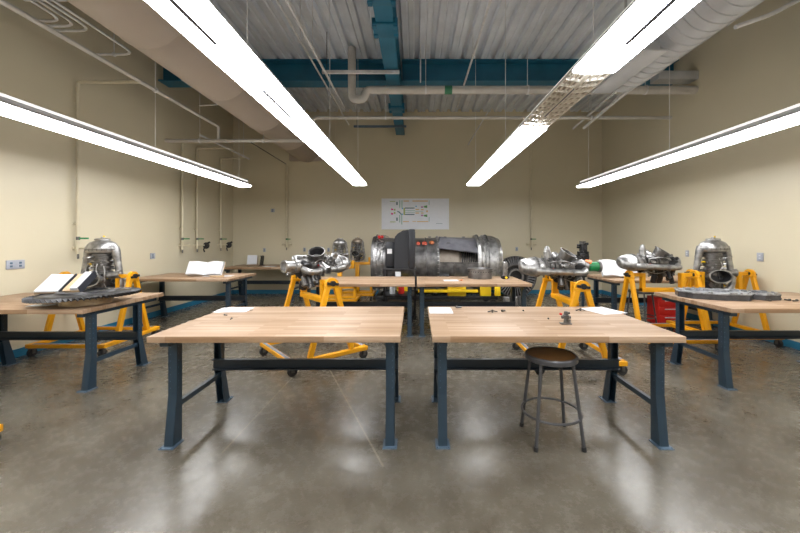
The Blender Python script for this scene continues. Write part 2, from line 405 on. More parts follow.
pipe('thin diagonal cable from the low pipe to the back wall pipe drop', [tuple(W(250, 142, 7.4)), tuple(W(286, 164, 9.7))], 0.008, blk_m, name='slanted_cable', cat='cable')

# ------------------------------------------------------------------ wall air drops
def drop(side, pos, ztop, label, hose=False, arm=None):
    # local frame: +u out of the wall, v along wall
    t = thing('air_line_drop', label, 'pipe')
    if side == 'left': t.location = (XL, pos, 0); t.rotation_euler = (0, 0, 0)
    else: t.location = (pos, YB, 0); t.rotation_euler = (0, 0, -PI / 2)
    # local: x out from wall ; for back wall rotate so local +x -> world -Y
    o = 0.07
    z = 1.38
    pts = [(o, 0, z - 0.09), (o, 0, ztop)]
    if arm: pts.append((arm, 0, ztop))
    MB().sweep(fillet(pts, 0.05), 0.024, 12).build('pipe_run', cre_m, t)
    b = MB()
    if side == 'left':
        b.sweep([(0.0, 0, z), (0.24, 0, z)], 0.017, 10); b.cyl((0.20, 0, z), (0.25, 0, z), 0.026, 10); b.cyl((0.0, 0, z), (0.02, 0, z), 0.03, 10)
    else:
        b.sweep([(o, -0.13, z), (o, 0.13, z)], 0.017, 10)
        for s_ in (-1, 1): b.cyl((o, s_ * 0.09, z), (o, s_ * 0.135, z), 0.026, 10)
    b.cyl((o, 0, z - 0.03), (o, 0, z + 0.03), 0.03, 12)
    b.box(0, o, -0.012, 0.012, z + 0.35, z + 0.374)
    b.build('tee_fitting', cre_m, t)
    MB().cyl((o, 0, z - 0.16), (o, 0, z - 0.09), 0.014, 10).build('drain_cock', dks_m, t)
    MB().cyl((o, 0, z + 0.12), (o, 0, z + 0.17), 0.026, 12).build('ball_valve', dks_m, t)
    MB().bar((o + 0.03, 0.0, z + 0.145), (o + 0.15, 0.0, z + 0.145) if side == 'left' else (o + 0.03, 0.12, z + 0.145), 0.024, 0.024).build('valve_handle', grn_m, t)
    if hose:
        b = MB()
        b.sweep(arc((0.26, 0.03, z - 0.01), 0.055, 0, 2 * PI, 18, (1, 0, 0), (0, 0, 1)), 0.022, 8, cap=False)
        b.cyl((0.26, -0.02, z - 0.01), (0.26, 0.07, z - 0.01), 0.05, 12)
        b.sweep([(0.24, 0.0, z - 0.04), (0.22, 0.0, z - 0.10), (0.24, 0.0, z - 0.16)], 0.014, 8); b.bar((0.27, 0, z + 0.02), (0.36, 0, z + 0.07), 0.03, 0.04)
        b.build('coiled_hose', rub_m, t)
    return t
drop('left', 5.3, 3.86, 'cream air pipe drop down the left wall behind the near left bench', arm=1.05)
drop('left', 7.68, 3.62, 'cream air pipe drop on the left wall, first of the rear three', arm=0.78)
drop('left', 8.2, 3.62, 'cream air pipe drop with black hose, middle of the rear three', hose=True, arm=0.78)
drop('left', 9.2, 3.62, 'cream air pipe drop with black hose, nearest the back corner', hose=True, arm=0.78)
drop('back', (287.5 - VX) * YB / F, 3.56, 'cream air pipe drop on the back wall left of the wall chart')
drop('back', (530.5 - VX) * YB / F, 4.02, 'cream air pipe drop on the back wall above the bladed rotor')

# wall plates
def plate(x, y, z, side, w, h, label):
    t = thing('wall_outlet', label, 'outlet', (x, y, z), {'left': 0, 'right': PI, 'back': -PI / 2}[side])
    MB().box(0, 0.012, -w / 2, w / 2, -h / 2, h / 2, 0.004).build('cover_plate', plt_m, t)
    b = MB(); n = max(1, round(w / 0.09))
    for i in range(n):
        c = (i - (n - 1) / 2) * w / n
        for dz in (-0.02, 0.02): b.box(0.012, 0.016, c - 0.014, c + 0.014, dz - 0.012, dz + 0.012, 0.001)
    b.build('socket', pap_m if side == 'right' else foot_m, t)
def onleft(px, py): d = XL * F / (px - VX); return (XL, d, H - (py - VY) * d / F)
def onright(px, py): d = XR * F / (px - VX); return (XR, d, H - (py - VY) * d / F)
def onback(px, py): return tuple(W(px, py, YB))
plate(*onleft(15, 264.5), 'left', 0.21, 0.115, 'wide grey double outlet low on the left wall near the frame edge')
plate(*onleft(152.3, 256), 'left', 0.13, 0.115, 'grey outlet on the left wall between the two left benches')
plate(*onback(272.8, 210.5), 'back', 0.11, 0.10, 'grey wall box high on the back wall, left of the air pipe')
plate(*onback(264.5, 250), 'back', 0.075, 0.115, 'small grey outlet on the back wall above the rear left bench')
plate(*onback(304.6, 249.6), 'back', 0.075, 0.115, 'small grey outlet on the back wall right of the left air pipe')
plate(*onback(328.6, 249.8), 'back', 0.075, 0.115, 'small grey outlet on the back wall just left of the upright engine domes')
plate(*onback(516.7, 249), 'back', 0.075, 0.115, 'small grey outlet on the back wall directly above the bladed rotor')
plate(*onright(687.5, 253.5), 'right', 0.08, 0.12, 'single pale outlet on the right wall left of the upright engine')
plate(*onright(760.5, 257), 'right', 0.10, 0.13, 'pale outlet on the right wall above the right bench')

# ------------------------------------------------------------------ pendant lights
def lamp(xc, label, dead=None, yfar=7.3, n=8):
    zb = 2.64; Ls = 1.225
    t = thing('pendant_light', label, 'light', (xc, yfar - n * Ls / 2, zb), group=None)
    y1 = n * Ls / 2; y0 = -y1; w = 0.145
    b = MB()
    out = [(-0.147, 0.0), (-0.147, 0.014), (-0.066, 0.072), (-0.066, 0.108), (-0.060, 0.108), (-0.060, 0.078), (0.060, 0.078), (0.060, 0.108), (0.066, 0.108), (0.066, 0.072), (0.147, 0.014), (0.147, 0.0), (0.141, 0.0), (0.141, 0.008), (0.06, 0.066), (-0.06, 0.066), (-0.141, 0.008), (-0.141, 0.0)]
    b.prism(out, y0, y1)
    b.build('housing', hou_m, t)
    MB().box(-0.02, 0.02, y0 + 0.02, y1 - 0.02, 0.0785, 0.081).build('upper_slot', up_m, t)
    for sx in (-1, 1):
        MB().box(min(sx * 0.0665, sx * 0.0685), max(sx * 0.0665, sx * 0.0685), y0 + 0.02, y1 - 0.02, 0.080, 0.104).build('edge_streak', strip_m, t)
    for yy in (y0, y1 - 0.012):
        MB().prism([(-0.148, -0.002), (-0.148, 0.014), (-0.067, 0.075), (-0.067, 0.11), (0.067, 0.11), (0.067, 0.075), (0.148, 0.014), (0.148, -0.002)], yy - 0.006, yy + 0.018).build('end_cap', lou_m, t)
    for i in range(n):  # last two sections, unseen behind the viewer, added to light the near floor
        a = y1 - (i + 1) * Ls + 0.012; c = y1 - i * Ls - 0.012
        off = dead == i
        if off:
            b = MB(); b.prism([(-0.138, 0.012), (-0.03, 0.05), (0.03, 0.05), (0.138, 0.012), (0.138, 0.016), (0.03, 0.055), (-0.03, 0.055), (-0.138, 0.016)], a, c); b.build('diffuser', lou_m, t)['label'] = 'unlit section with bare reflector'
            b = MB(); yy = a + 0.02
            for sx in (-1, 1):
                yy = a + 0.02
                while yy < c - 0.03:
                    b.bar((sx * 0.012, yy + 0.05, 0.010), (sx * 0.138, yy, 0.006), 0.006, 0.02)
                    yy += 0.10
                for q in (0.05, 0.094): b.box(sx * q - 0.002, sx * q + 0.002, a, c, 0.0, 0.016)
                b.box(sx * 0.137 - 0.003, sx * 0.137 + 0.003, a, c, -0.004, 0.016)
                b.box(sx * 0.012 - 0.003, sx * 0.012 + 0.003, a, c, -0.002, 0.016)
            b.build('louver', blade_m, t)
            MB().box(-0.007, 0.007, a + 0.3, c - 0.3, 0.0, 0.012).build('slot', slot_m, t)
        else:
            b = MB()
            b.prism([(-0.14, 0.006), (-0.14, -0.016), (-0.125, -0.026), (0.125, -0.026), (0.14, -0.016), (0.14, 0.006)], a, c)
            b.build('diffuser', lens_m, t)
            b = MB(); b.box(-0.012, 0.012, a + 0.25, c - 0.35, -0.030, -0.0265)
            b.build('slot', slot_m, t)
    for k in range(5):
        yy = y1 - 0.25 - k * 2.32
        if yy < y0: break
        MB().cyl((0, yy, 0.10), (0, yy, ZC - zb), 0.004, 6).build('hanger_cable', gal_m, t)
    return t
lamp(-1.13, 'long bright pendant lamp row, left one of the inner two', yfar=7.28)
lamp(1.20, 'long pendant lamp row with one unlit section, right one of the inner two', dead=3, yfar=7.28)
lamp(-3.57, 'long bright pendant lamp row hung beside the left wall', yfar=7.45)
lamp(3.57, 'long bright pendant lamp row hung beside the right wall', yfar=7.55)

# ------------------------------------------------------------------ workbenches
TZ = 0.83
def workbench():
    t = thing('workbench', 'x', 'workbench', (0, 0, 0), group='butcher block workbenches')
    w, d = 1.76, 1.11
    MB().box(-w / 2, w / 2, -d / 2, d / 2, TZ - 0.045, TZ, 0.004).build('tabletop', wood_m, t)
    lx, ly = 0.80, 0.315
    for sx in (-1, 1):
        b = MB(); b.bar((sx * lx, -d / 2 + 0.06, TZ - 0.045 - 0.022), (sx * lx, d / 2 - 0.06, TZ - 0.045 - 0.022), 0.06, 0.044)
        b.build('top_rail', leg_m, t)
        b = MB(); b.bar((sx * lx, -0.38, 0.27), (sx * lx, 0.24, 0.27), 0.028, 0.04); b.build('cross_bar', leg_m, t)
        for sy in (-1, 1):
            b = MB(); y = -0.375 if sy < 0 else 0.225; yf = -0.40 if sy < 0 else 0.30; x = sx * lx
            z1 = TZ - 0.067
            # C-channel: outer web and two flanges, kicked out at the foot
            def seg(za, ya, wa, zb_, yb, wb):
                th = 0.005
                for fx in (-1, 1):
                    ax = x + fx * 0.030
                    vs = [b.bm.verts.new((ax + q, yy, zz)) for q in (-th / 2, th / 2) for (yy, zz) in ((ya - wa / 2, za), (ya + wa / 2, za), (yb + wb / 2, zb_), (yb - wb / 2, zb_))]
                    f = b.bm.faces.new
                    f(vs[0:4]); f(vs[4:8][::-1])
                    for i in range(4): f((vs[i], vs[4 + i], vs[4 + (i + 1) % 4], vs[(i + 1) % 4]))
                # web on outer (sy) side
                b.prism([(ya + sy * wa / 2, za), (yb + sy * wb / 2, zb_), (yb + sy * (wb / 2 - 0.006), zb_), (ya + sy * (wa / 2 - 0.006), za)], x - 0.031, x + 0.031, 'yz')
            seg(z1, y, 0.06, 0.36, y, 0.06)
            seg(0.36, y, 0.06, 0.006, yf, 0.10)
            fp = MB(); fp.box(x - 0.052, x + 0.052, yf + sy * 0.018 - 0.064, yf + sy * 0.018 + 0.064, 0, 0.006)
            for q in (-1, 1): fp.cyl((x + q * 0.04, yf + sy * 0.068, 0.004), (x + q * 0.04, yf + sy * 0.068, 0.013), 0.007, 6)
            fp.build('foot_plate', foot_m, t)
            n0 = len(b.bm.faces)
            for i in range(7):
                zz = 0.41 + i * 0.05
                b.cyl((x + sx * 0.016, y + sy * 0.029, zz), (x + sx * 0.016, y + sy * 0.0312, zz), 0.004, 6)
                b.cyl((x - 0.030, y - 0.012, zz), (x - 0.0336, y - 0.012, zz), 0.004, 6)
                b.cyl((x + 0.030, y - 0.012, zz), (x + 0.0336, y - 0.012, zz), 0.004, 6)
            b.bm.faces.ensure_lookup_table()
            for f in b.bm.faces[n0:]: f.material_index = 1
            b.build('leg', leg_m, t, 20).data.materials.append(foot_m)
    b = MB(); b.box(-lx - 0.03, lx + 0.03, 0.178, 0.194, 0.335, 0.43, 0.002)
    for z in (0.335, 0.42): b.box(-lx - 0.03, lx + 0.03, 0.155, 0.182, z, z + 0.01)
    b.build('stringer', strg_m, t)
    return t
wb = workbench()
wb['label'] = 'wooden-topped workbench, front left one with a paper at its back corner'
wb.location = (-0.985, 3.02, 0)
wb.rotation_euler = (0, 0, 0.006)
for x, y, rz, lab in (
    (1.005, 3.02, -0.006, 'wooden-topped workbench, front right one above the round stool'),
    (-0.885, 5.97, 0, 'wooden-topped workbench in the middle row, behind the front left engine'),
    (0.91, 5.97, 0, 'wooden-topped workbench in the middle row, carrying the grey metal ring'),
    (-4.08, 3.97, 0, 'wooden-topped workbench by the left wall carrying the black toothed rotor'),
    (-4.1, 6.65, 0, 'wooden-topped workbench by the left wall with the opened map-like booklet'),
    (-3.85, 9.2, 0, 'wooden-topped workbench in the far left corner with the propped book'),
    (3.97, 4.02, 0, 'wooden-topped workbench by the right wall carrying the flat grey castings'),
    (4.19, 6.42, 0, 'wooden-topped workbench by the right wall behind the stands, with the open book')):
    dup(wb, lab, (x, y, 0), rz)

# ------------------------------------------------------------------ stool
t = thing('work_stool', 'grey steel stool with brown round seat under the front right workbench', 'stool', (1.03, 2.69, 0))
sz = 0.638
def stool(t):
    MB().lathe([(0, sz - 0.002), (0.17, sz - 0.002), (0.17, sz - 0.012), (0, sz - 0.012)], 40).build('seat_board', seat_m, t)
    MB().lathe([(0.168, sz - 0.006), (0.172, sz + 0.003), (0.182, sz + 0.003), (0.19, sz - 0.006), (0.19, sz - 0.034), (0.184, sz - 0.038), (0.17, sz - 0.038), (0.168, sz - 0.012)], 40, closed=True).build('seat_rim', stl_m, t)
    for sx in (-1, 1):
        for sy in (-1, 1):
            MB().cyl((sx * 0.115, sy * 0.115, sz - 0.03), (sx * 0.170, sy * 0.170, 0.02), 0.0125, 12).build('leg', stl_m, t)
            MB().cyl((sx * 0.169, sy * 0.169, 0.03), (sx * 0.172, sy * 0.172, 0.0), 0.016, 12).build('rubber_tip', rub_m, t)
    MB().sweep(arc((0, 0, 0.21), 0.212, 0, 2 * PI, 40, (1, 0, 0), (0, 1, 0)), 0.009, 8, cap=False).build('foot_ring', stl_m, t)
stool(t)
t2 = dup(t, 'dark stool in shadow under the rear right workbench', (3.85, 6.05, 0), 0.5)

# ------------------------------------------------------------------ engine stands
def a_frame(t, x, apex, mat=yel_m):
    b = MB()
    sp = 0.27
    for sy in (-1, 1): b.bar((x, sy * sp, 0.165), (x, sy * 0.045, apex), 0.05, 0.058, (0, sy, 0.2), 0.004)
    b.box(x - 0.03, x + 0.03, -0.085, 0.085, apex - 0.04, apex, 0.006)
    b.build('a_frame', mat, t)
    b = MB(); s_ = 1 if x > 0 else -1
    pr = [(0.085 * math.cos(a), 0.085 * math.sin(a)) for a in [i * PI / 10 for i in range(11)]]
    b.prism([(p[0], apex + p[1]) for p in pr], x - 0.02, x + 0.02, 'yz'); b.build('bearing_plate', mat, t)
    b = MB(); b.cyl((x - 0.05, 0, apex + 0.02), (x + 0.05, 0, apex + 0.02), 0.032, 12); b.bar((x + s_ * 0.035, -0.07, apex + 0.005), (x + s_ * 0.035, 0.07, apex + 0.025), 0.02, 0.03)
    b.build('pivot_clamp', blk_m, t)
def casters(t, hx, hy):
    for sx in (-1, 1):
        for sy in (-1, 1):
            cx, cy = sx * (hx - 0.03), sy * (hy - 0.03)
            w = MB().lathe([(0, -0.018), (0.05, -0.018), (0.055, -0.012), (0.055, 0.012), (0.05, 0.018), (0, 0.018)], 20, Matrix.Translation((cx, cy, 0.055)) @ Matrix.Rotation(PI / 2, 4, 'Y')).build('caster', rub_m, t)
            b = MB(); b.box(cx - 0.028, cx + 0.028, cy - 0.03, cy + 0.03, 0.105, 0.115)
            for q in (-1, 1): b.box(cx + q * 0.026 - 0.003, cx + q * 0.026 + 0.003, cy - 0.018, cy + 0.018, 0.045, 0.11)
            b.cyl((cx - 0.03, cy, 0.055), (cx + 0.03, cy, 0.055), 0.01, 8)
            b.build('caster_fork', dks_m, w)
def base_rails(t, hx, hy, tread=True):
    b = MB()
    for s_ in (-1, 1):
        b.box(s_ * hx - 0.03, s_ * hx + 0.03, -hy, hy, 0.115, 0.165, 0.004)
        b.box(-hx + 0.03, hx - 0.03, s_ * (hy - 0.03) - 0.03, s_ * (hy - 0.03) + 0.03, 0.115, 0.165, 0.004)
    b.build('base_frame', yel_m, t)
    if tread:
        b = MB()
        for s_ in (-1, 1): b.box(-hx + 0.05, hx - 0.05, s_ * (hy - 0.03) - 0.02, s_ * (hy - 0.03) + 0.02, 0.165, 0.168)
        b.build('tread_strip', pad_m, t)
def stand(label, loc, rz, yoke_z=0.66, arms=True, hx=0.48):
    t = thing('engine_stand', label, 'stand', loc, rz, group='yellow engine stands')
    hy = 0.49; apex = 0.97
    base_rails(t, hx, hy); casters(t, hx, hy)
    for s_ in (-1, 1): a_frame(t, s_ * hx, apex)
    if arms:
        b = MB()
        for s_ in (-1, 1):
            b.bar((s_ * (hx - 0.04), 0, apex + 0.02), (s_ * 0.27, 0, apex + 0.02), 0.05, 0.05)
            b.bar((s_ * 0.285, 0, apex + 0.045), (s_ * 0.285, 0, yoke_z - 0.06), 0.07, 0.05, (1, 0, 0))
        b.box(-0.31, 0.31, -0.045, 0.045, yoke_z - 0.06, yoke_z, 0.004)
        b.build('yoke', yel_m, t)
    return t
stand('yellow wheeled stand set diagonally behind the front left workbench', (-1.31, 4.56, 0), math.radians(131), 0.80, hx=0.5)
stand('yellow wheeled A-frame stand behind the left wall workbench', (-4.47, 5.02, 0), 0, 0.66)
stand('yellow wheeled stand behind the stool and front right workbench', (1.845, 4.4, 0), PI / 2, 0.80)
stand('yellow wheeled A-frame stand just left of the upright engine at right', (3.63, 5.22, 0), 0, 0.80)
stand('yellow wheeled A-frame stand under the upright engine beside the right wall', (4.66, 5.42, 0), 0, 0.66, hx=0.45)
stand('yellow stand mostly outside the frame, one corner showing at lower left edge', (-3.50, 2.09, 0), 0, arms=False)
def post_stand(label, loc, h):
    t = thing('engine_stand', label, 'stand', loc, group='yellow engine stands')
    hx, hy = 0.42, 0.36
    base_rails(t, hx, hy, False); casters(t, hx, hy)
    b = MB(); b.box(-0.05, 0.05, -0.05, 0.05, 0.165, h - 0.05, 0.004)
    b.box(-hx + 0.03, hx - 0.03, -0.05, 0.05, 0.13, 0.19); b.box(-0.32, 0.34, -0.04, 0.04, h - 0.07, h, 0.004)
    b.box(0.28, 0.34, -0.04, 0.04, h, h + 0.12, 0.004)
    b.box(hx - 0.10, hx - 0.04, -0.03, 0.03, 0.16, 0.55)
    b.box(0.0, hx - 0.04, -0.03, 0.03, 0.36, 0.41)
    b.build('post', yel_m, t); return t
post_stand('yellow post stand at the back, just left of the big engine', ((357.5 - VX) * 9.1 / F, 9.1, 0), 0.94)
post_stand('yellow post stand at the back, hidden mostly by the front left engine', ((340 - VX) * 8.35 / F, 8.35, 0), 0.90)

# ------------------------------------------------------------------ turboshaft engine
def engine(label, kind, seed, dome=sil_m):
    """axis along +Z with the rounded dome on top, exhaust mouth facing -Y, total length .88"""
    R = random.Random(seed)
    t = thing('turboshaft_engine', label, 'engine')
    SY = Matrix.Diagonal((1, 0.74, 1, 1))
    hz = kind == 'horizontal'
    if hz:
        MB().lathe([(0, 0.93), (0.05, 0.928), (0.09, 0.918), (0.118, 0.895), (0.135, 0.86), (0.142, 0.845), (0.138, 0.84), (0.156, 0.80), (0.168, 0.75), (0.17, 0.70), (0.165, 0.67), (0.14, 0.61), (0.115, 0.58), (0, 0.57)], 36, SY).build('combustor_dome', dome, t)
    else:
        MB().lathe([(0, 0.88), (0.018, 0.878), (0.022, 0.865), (0.03, 0.86), (0.085, 0.856), (0.095, 0.85), (0.097, 0.832), (0.09, 0.826), (0.105, 0.822), (0.15, 0.80), (0.18, 0.765), (0.196, 0.72), (0.198, 0.69), (0.185, 0.66), (0.15, 0.645), (0.12, 0.635), (0, 0.63)], 36, SY).build('combustor_dome', dome, t)
    fr = 0.17 if hz else 0.197
    b = MB(); b.lathe([(fr - 0.006, 0.692), (fr + 0.008, 0.692), (fr + 0.008, 0.706), (fr - 0.006, 0.706)], 36, SY, closed=True)
    for k in range(22):
        a = 2 * PI * k / 22; b.cyl((fr * math.cos(a), fr * 0.74 * math.sin(a), 0.684), (fr * math.cos(a), fr * 0.74 * math.sin(a), 0.714), 0.006, 6)
    b.build('dome_flange', dks_m, t)
    if not hz: MB().cyl((0.02, 0, 0.875), (0.02, 0, 0.895), 0.012, 8).build('plug', yel2_m, t)
    # core with rings
    prof = [(0, 0.64)]; z = 0.64
    rs = [0.115, 0.125, 0.105, 0.13, 0.112, 0.128, 0.10, 0.12, 0.135, 0.12]
    for r in rs:
        prof += [(r, z), (r, z - 0.022), (r - 0.012, z - 0.024), (r - 0.012, z - 0.033)]; z -= 0.035
    prof += [(0.10, z), (0.10, 0.06), (0.08, 0.02), (0.075, 0.0), (0, 0.0)]
    b = MB().lathe(prof, 28); n0 = len(b.bm.faces)
    for k in range(26):
        a = R.uniform(0, 2 * PI); zz = R.uniform(0.33, 0.62); r0 = 0.12
        b.cyl((0.09 * math.cos(a), 0.09 * math.sin(a), zz), ((r0 + 0.035) * math.cos(a), (r0 + 0.035) * math.sin(a), zz), R.uniform(0.007, 0.018), 8)
    b.mark(n0).build('turbine_case', dks_m, t).data.materials.append(sil_m)
    # discharge tubes
    for sx in (-1, 1):
        b = MB()
        q = 0.82 if hz else 1
        pts = fillet([(sx * 0.15 * q, 0, 0.73), (sx * 0.185 * q, 0, 0.62), (sx * 0.25 * q, -0.01, 0.20), (sx * 0.21, -0.01, 0.09), (sx * 0.09, 0, 0.06)], 0.09, 6)
        n = len(pts)
        b.sweep(pts, [0.062 - 0.020 * min(1, i / (n * 0.35)) for i in range(n)], 16)
        for zc, xc in ((0.58, 0.190 * q), (0.26, 0.242 * q)):
            b.lathe([(0.042, -0.012), (0.053, -0.012), (0.053, 0.012), (0.042, 0.012)], 16, Matrix.Translation((sx * xc, -0.003, zc)), closed=True)
        b.build('discharge_tube', sil_m, t)
    # exhaust mouth: oval flared duct open toward -Y
    def mouth(cx, z, rx, ry, L, tilt, out=-1, mat=sil_m):
        b = MB()
        M = Matrix.Translation((cx, 0, z)) @ Matrix.Rotation(tilt, 4, 'X')
        prof = [(0.6, 0.05), (0.72, 0.45), (0.93, 0.8), (1.0, 1.0), (1.03, 1.0), (1.03, 0.96), (1.0, 0.96)]
        Rm = Matrix.Rotation(PI / 2, 4, 'X') if out < 0 else Matrix.Rotation(-PI / 2, 4, 'X')
        outer = [(r, q * L) for r, q in ((0.62, 0.0), (0.76, 0.4), (0.93, 0.78), (0.97, 0.93), (1.08, 0.94), (1.08, 1.0), (0.95, 1.0), (0.88, 0.8), (0.68, 0.4), (0.55, 0.15), (0, 0.15))]
        b.lathe([(r, z_) for r, z_ in outer], 32, M @ Rm @ Matrix.Diagonal((rx, ry, 1, 1)))
        return b
    def recess(cx, z, rx, ry, L, tilt):  # black inner shell, shade of the hollow mouth put in as colour
        Rm = Matrix.Rotation(PI / 2, 4, 'X'); M = Matrix.Translation((cx, 0, z)) @ Matrix.Rotation(tilt, 4, 'X')
        return MB().lathe([(0.93, 0.93 * L), (0.86, 0.8 * L), (0.66, 0.45 * L), (0, 0.42 * L), (0, 0.40 * L), (0.64, 0.42 * L), (0.85, 0.78 * L), (0.93, 0.92 * L)], 32, M @ Rm @ Matrix.Diagonal((rx, ry, 1, 1))).build('duct_shade', blk_m, t)
    ex_ = (-0.015, 0.27, 0.14, 0.092, 0.25, -0.12) if not hz else (0.0, 0.38, 0.11, 0.11, 0.24, 0.45)
    mouth(*ex_).build('exhaust_duct', sil_m if not hz else dks_m, t); recess(*ex_)
    b = MB(); b.lathe([(0.05, 0), (0.05, 0.13), (0.058, 0.13), (0.058, 0.15), (0.042, 0.15), (0.04, 0.02), (0, 0.02)], 20, Matrix.Translation((0.12, -0.05, 0.335)) @ Matrix.Rotation(PI / 2 - 0.1, 4, 'Y')); b.build('side_outlet', sil_m, t)
    # accessory gearbox, dark and lumpy
    b = MB(); b.box(-0.11, 0.11, -0.08, 0.17, 0.05, 0.20, 0.03)
    b.box(-0.06, 0.07, 0.05, 0.24, 0.15, 0.36, 0.03)
    if hz:
        b.lathe([(0.0, 0), (0.06, 0), (0.065, 0.02), (0.065, 0.10), (0.04, 0.13), (0.04, 0.2), (0, 0.2)], 16, Matrix.Translation((0.03, 0.36, 0.20)) @ Matrix.Rotation(PI / 2, 4, 'X'))
        b.lathe([(0.0, 0), (0.045, 0), (0.045, 0.10), (0.03, 0.13), (0.03, 0.2), (0, 0.2)], 16, Matrix.Translation((-0.04, 0.33, 0.32)) @ Matrix.Rotation(PI / 2, 4, 'X'))
    b.build('gearbox', blk_m, t)
    for mat_, nn in ((dks_m, 16), (blk_m, 14), (sil_m, 7)):
        b = MB()
        for k in range(nn):
            zz = R.uniform(0.06, 0.38); d = Vector(R.choice(((1, 0.2, 0), (-1, 0.2, 0), (0.4, 0.9, 0.2), (-0.4, 0.9, -0.2), (0, 0.6, 0.8), (0.7, 0.7, 0), (-0.7, 0.7, 0), (0.5, -0.8, 0), (-0.5, -0.8, 0)))).normalized()
            r = R.uniform(0.012, 0.032); L = R.uniform(0.12, 0.21) if d.y > -0.1 else R.uniform(0.10, 0.15)
            if hz and d.y > 0.3: L += R.uniform(0.04, 0.15); r *= 1.25
            p = Vector((0, 0.03 if d.y > 0 else 0, zz)); e = p + d * L
            b.cyl(p, e, r, 10); b.cyl(e - d * 0.02, e - d * 0.012, r * 1.35, 10)
        b.build('accessory_cluster', mat_, t)
    b = MB()
    for k in range(7):
        x = R.uniform(-0.15, 0.15); y0 = R.choice((-0.13, 0.14)); z0 = R.uniform(0.10, 0.3)
        pts = [(x, y0 * 0.8, z0), (x + R.uniform(-0.05, 0.05), y0 * 1.1, z0 + 0.1), (x + R.uniform(-0.06, 0.06), y0 * 1.05, z0 + 0.2), (x * 0.7, y0 * 0.8, z0 + 0.32)]
        b.sweep(fillet(pts, 0.04), 0.006, 6)
        b.cyl((0, 0, z0), pts[0], 0.006, 6)
    b.build('fuel_line', sil_m, t)
    b = MB()
    for k in range(3):
        a = (0.15, -0.35, 3.3)[k]; zz = (0.14, 0.30, 0.50)[k]; b.cyl((0.10 * math.cos(a), 0.13 * math.sin(a), zz), (0.165 * math.cos(a), 0.165 * math.sin(a), zz), 0.013, 8)
    b.build('cap', red_m if kind == 'horizontal' else yel2_m, t)
    # compressor inlet
    b = MB(); b.lathe([(0.075, 0.06), (0.085, 0.05), (0.085, 0.0), (0.09, 0.0), (0.09, -0.006), (0.06, -0.006), (0.03, 0.03), (0, 0.015)], 24)
    b.build('inlet', sil_m, t)
    if kind == 'horizontal':
        MB().lathe([(0.05, 0), (0.05, 0.16), (0.042, 0.165), (0.04, 0.20), (0.02, 0.235), (0, 0.24)], 20, Matrix.Translation((0.03, -0.04, 0.53)) @ Matrix.Rotation(PI / 2, 4, 'X') @ Matrix.Rotation(0.45, 4, 'Y')).build('bleed_valve', sil_m, t)
    return t
def upright(label, x, y, z, rz, seed, dome=sil_m, s=1.0):
    t = engine(label, 'upright', seed, dome); t.location = (x, y, z + 0.006 * s); t.rotation_euler = (0, 0, rz); t.scale = (s, s, s)
    return t
upright('upright silver-domed turbine engine on the stand by the left wall', -4.42, 5.02, 0.66, 0.12, 1)
upright('upright silver-domed turbine engine on the stand by the right wall', 4.55, 5.42, 0.66, -0.25, 2)
upright('upright engine far back, its bright dome just behind the front left engine', (340 - VX) * 8.35 / F, 8.35, 0.90, 0.1, 3, s=0.74)
upright('upright dull bronze-tinted engine far back, just left of the big engine', (357.5 - VX) * 9.1 / F, 9.1, 0.94, -0.1, 4, simple('bronze_dome', (0.34, 0.28, 0.22), 0.4, 0.7, 0.2, 12, 0.2), s=0.72)
def horizontal(label, cx, cy, cz, heading, roll, seed):
    """heading: direction angle the dome points to in XY; roll tilts the exhaust toward the viewer"""
    t = engine(label, 'horizontal', seed)
    Z = Vector((math.cos(heading), math.sin(heading), 0)); Yl = Vector((0, 0, -1)); X = Yl.cross(Z)
    M = Matrix((X, Yl, Z)).transposed()
    M = M @ Matrix.Rotation(roll, 3, 'Z')
    t.rotation_euler = M.to_euler(); t.location = Vector((cx, cy, cz)) - Z * 0.44
    return t
e2 = horizontal('silver engine lying on the diagonal stand behind the front left workbench', -1.20, 4.72, 1.18, math.radians(52), 0.45, 5); e2.scale = (0.9, 0.9, 0.9)
e4 = horizontal('silver engine with green starter lying on the stand behind the stool', 1.678, 4.4, 1.17, PI, -0.38, 6); e4.scale = (0.89, 0.89, 0.89)
e5 = horizontal('silver engine lying on the stand left of the right upright engine', 3.406, 5.22, 1.17, PI, -0.38, 7); e5.scale = (0.92, 0.92, 0.92)
# green starter at the inlet end of e4
b = MB(); b.lathe([(0, -0.03), (0.066, -0.03), (0.066, -0.16), (0, -0.16)], 24); b.build('starter_motor', grn_m, e4)['label'] = 'green enamelled cylinder'
b = MB(); b.lathe([(0.03, -0.16), (0.075, -0.16), (0.078, -0.175), (0.078, -0.195), (0.05, -0.20), (0, -0.19)], 24); 
b.build('starter_flange', dks_m, e4)
b = MB(); b.cyl((0, -0.06, -0.02), (0, -0.09, -0.02), 0.045, 14); b.build('copper_cap', ora_m, e4)
# prop-shaft nose on e2
b = MB(); b.lathe([(0, 0.02), (0.095, 0.02), (0.095, -0.03), (0.075, -0.035), (0.075, -0.15), (0.086, -0.15), (0.086, -0.18), (0.06, -0.18), (0.055, -0.14), (0, -0.14)], 28); b.build('shaft_housing', sil_m, e2)

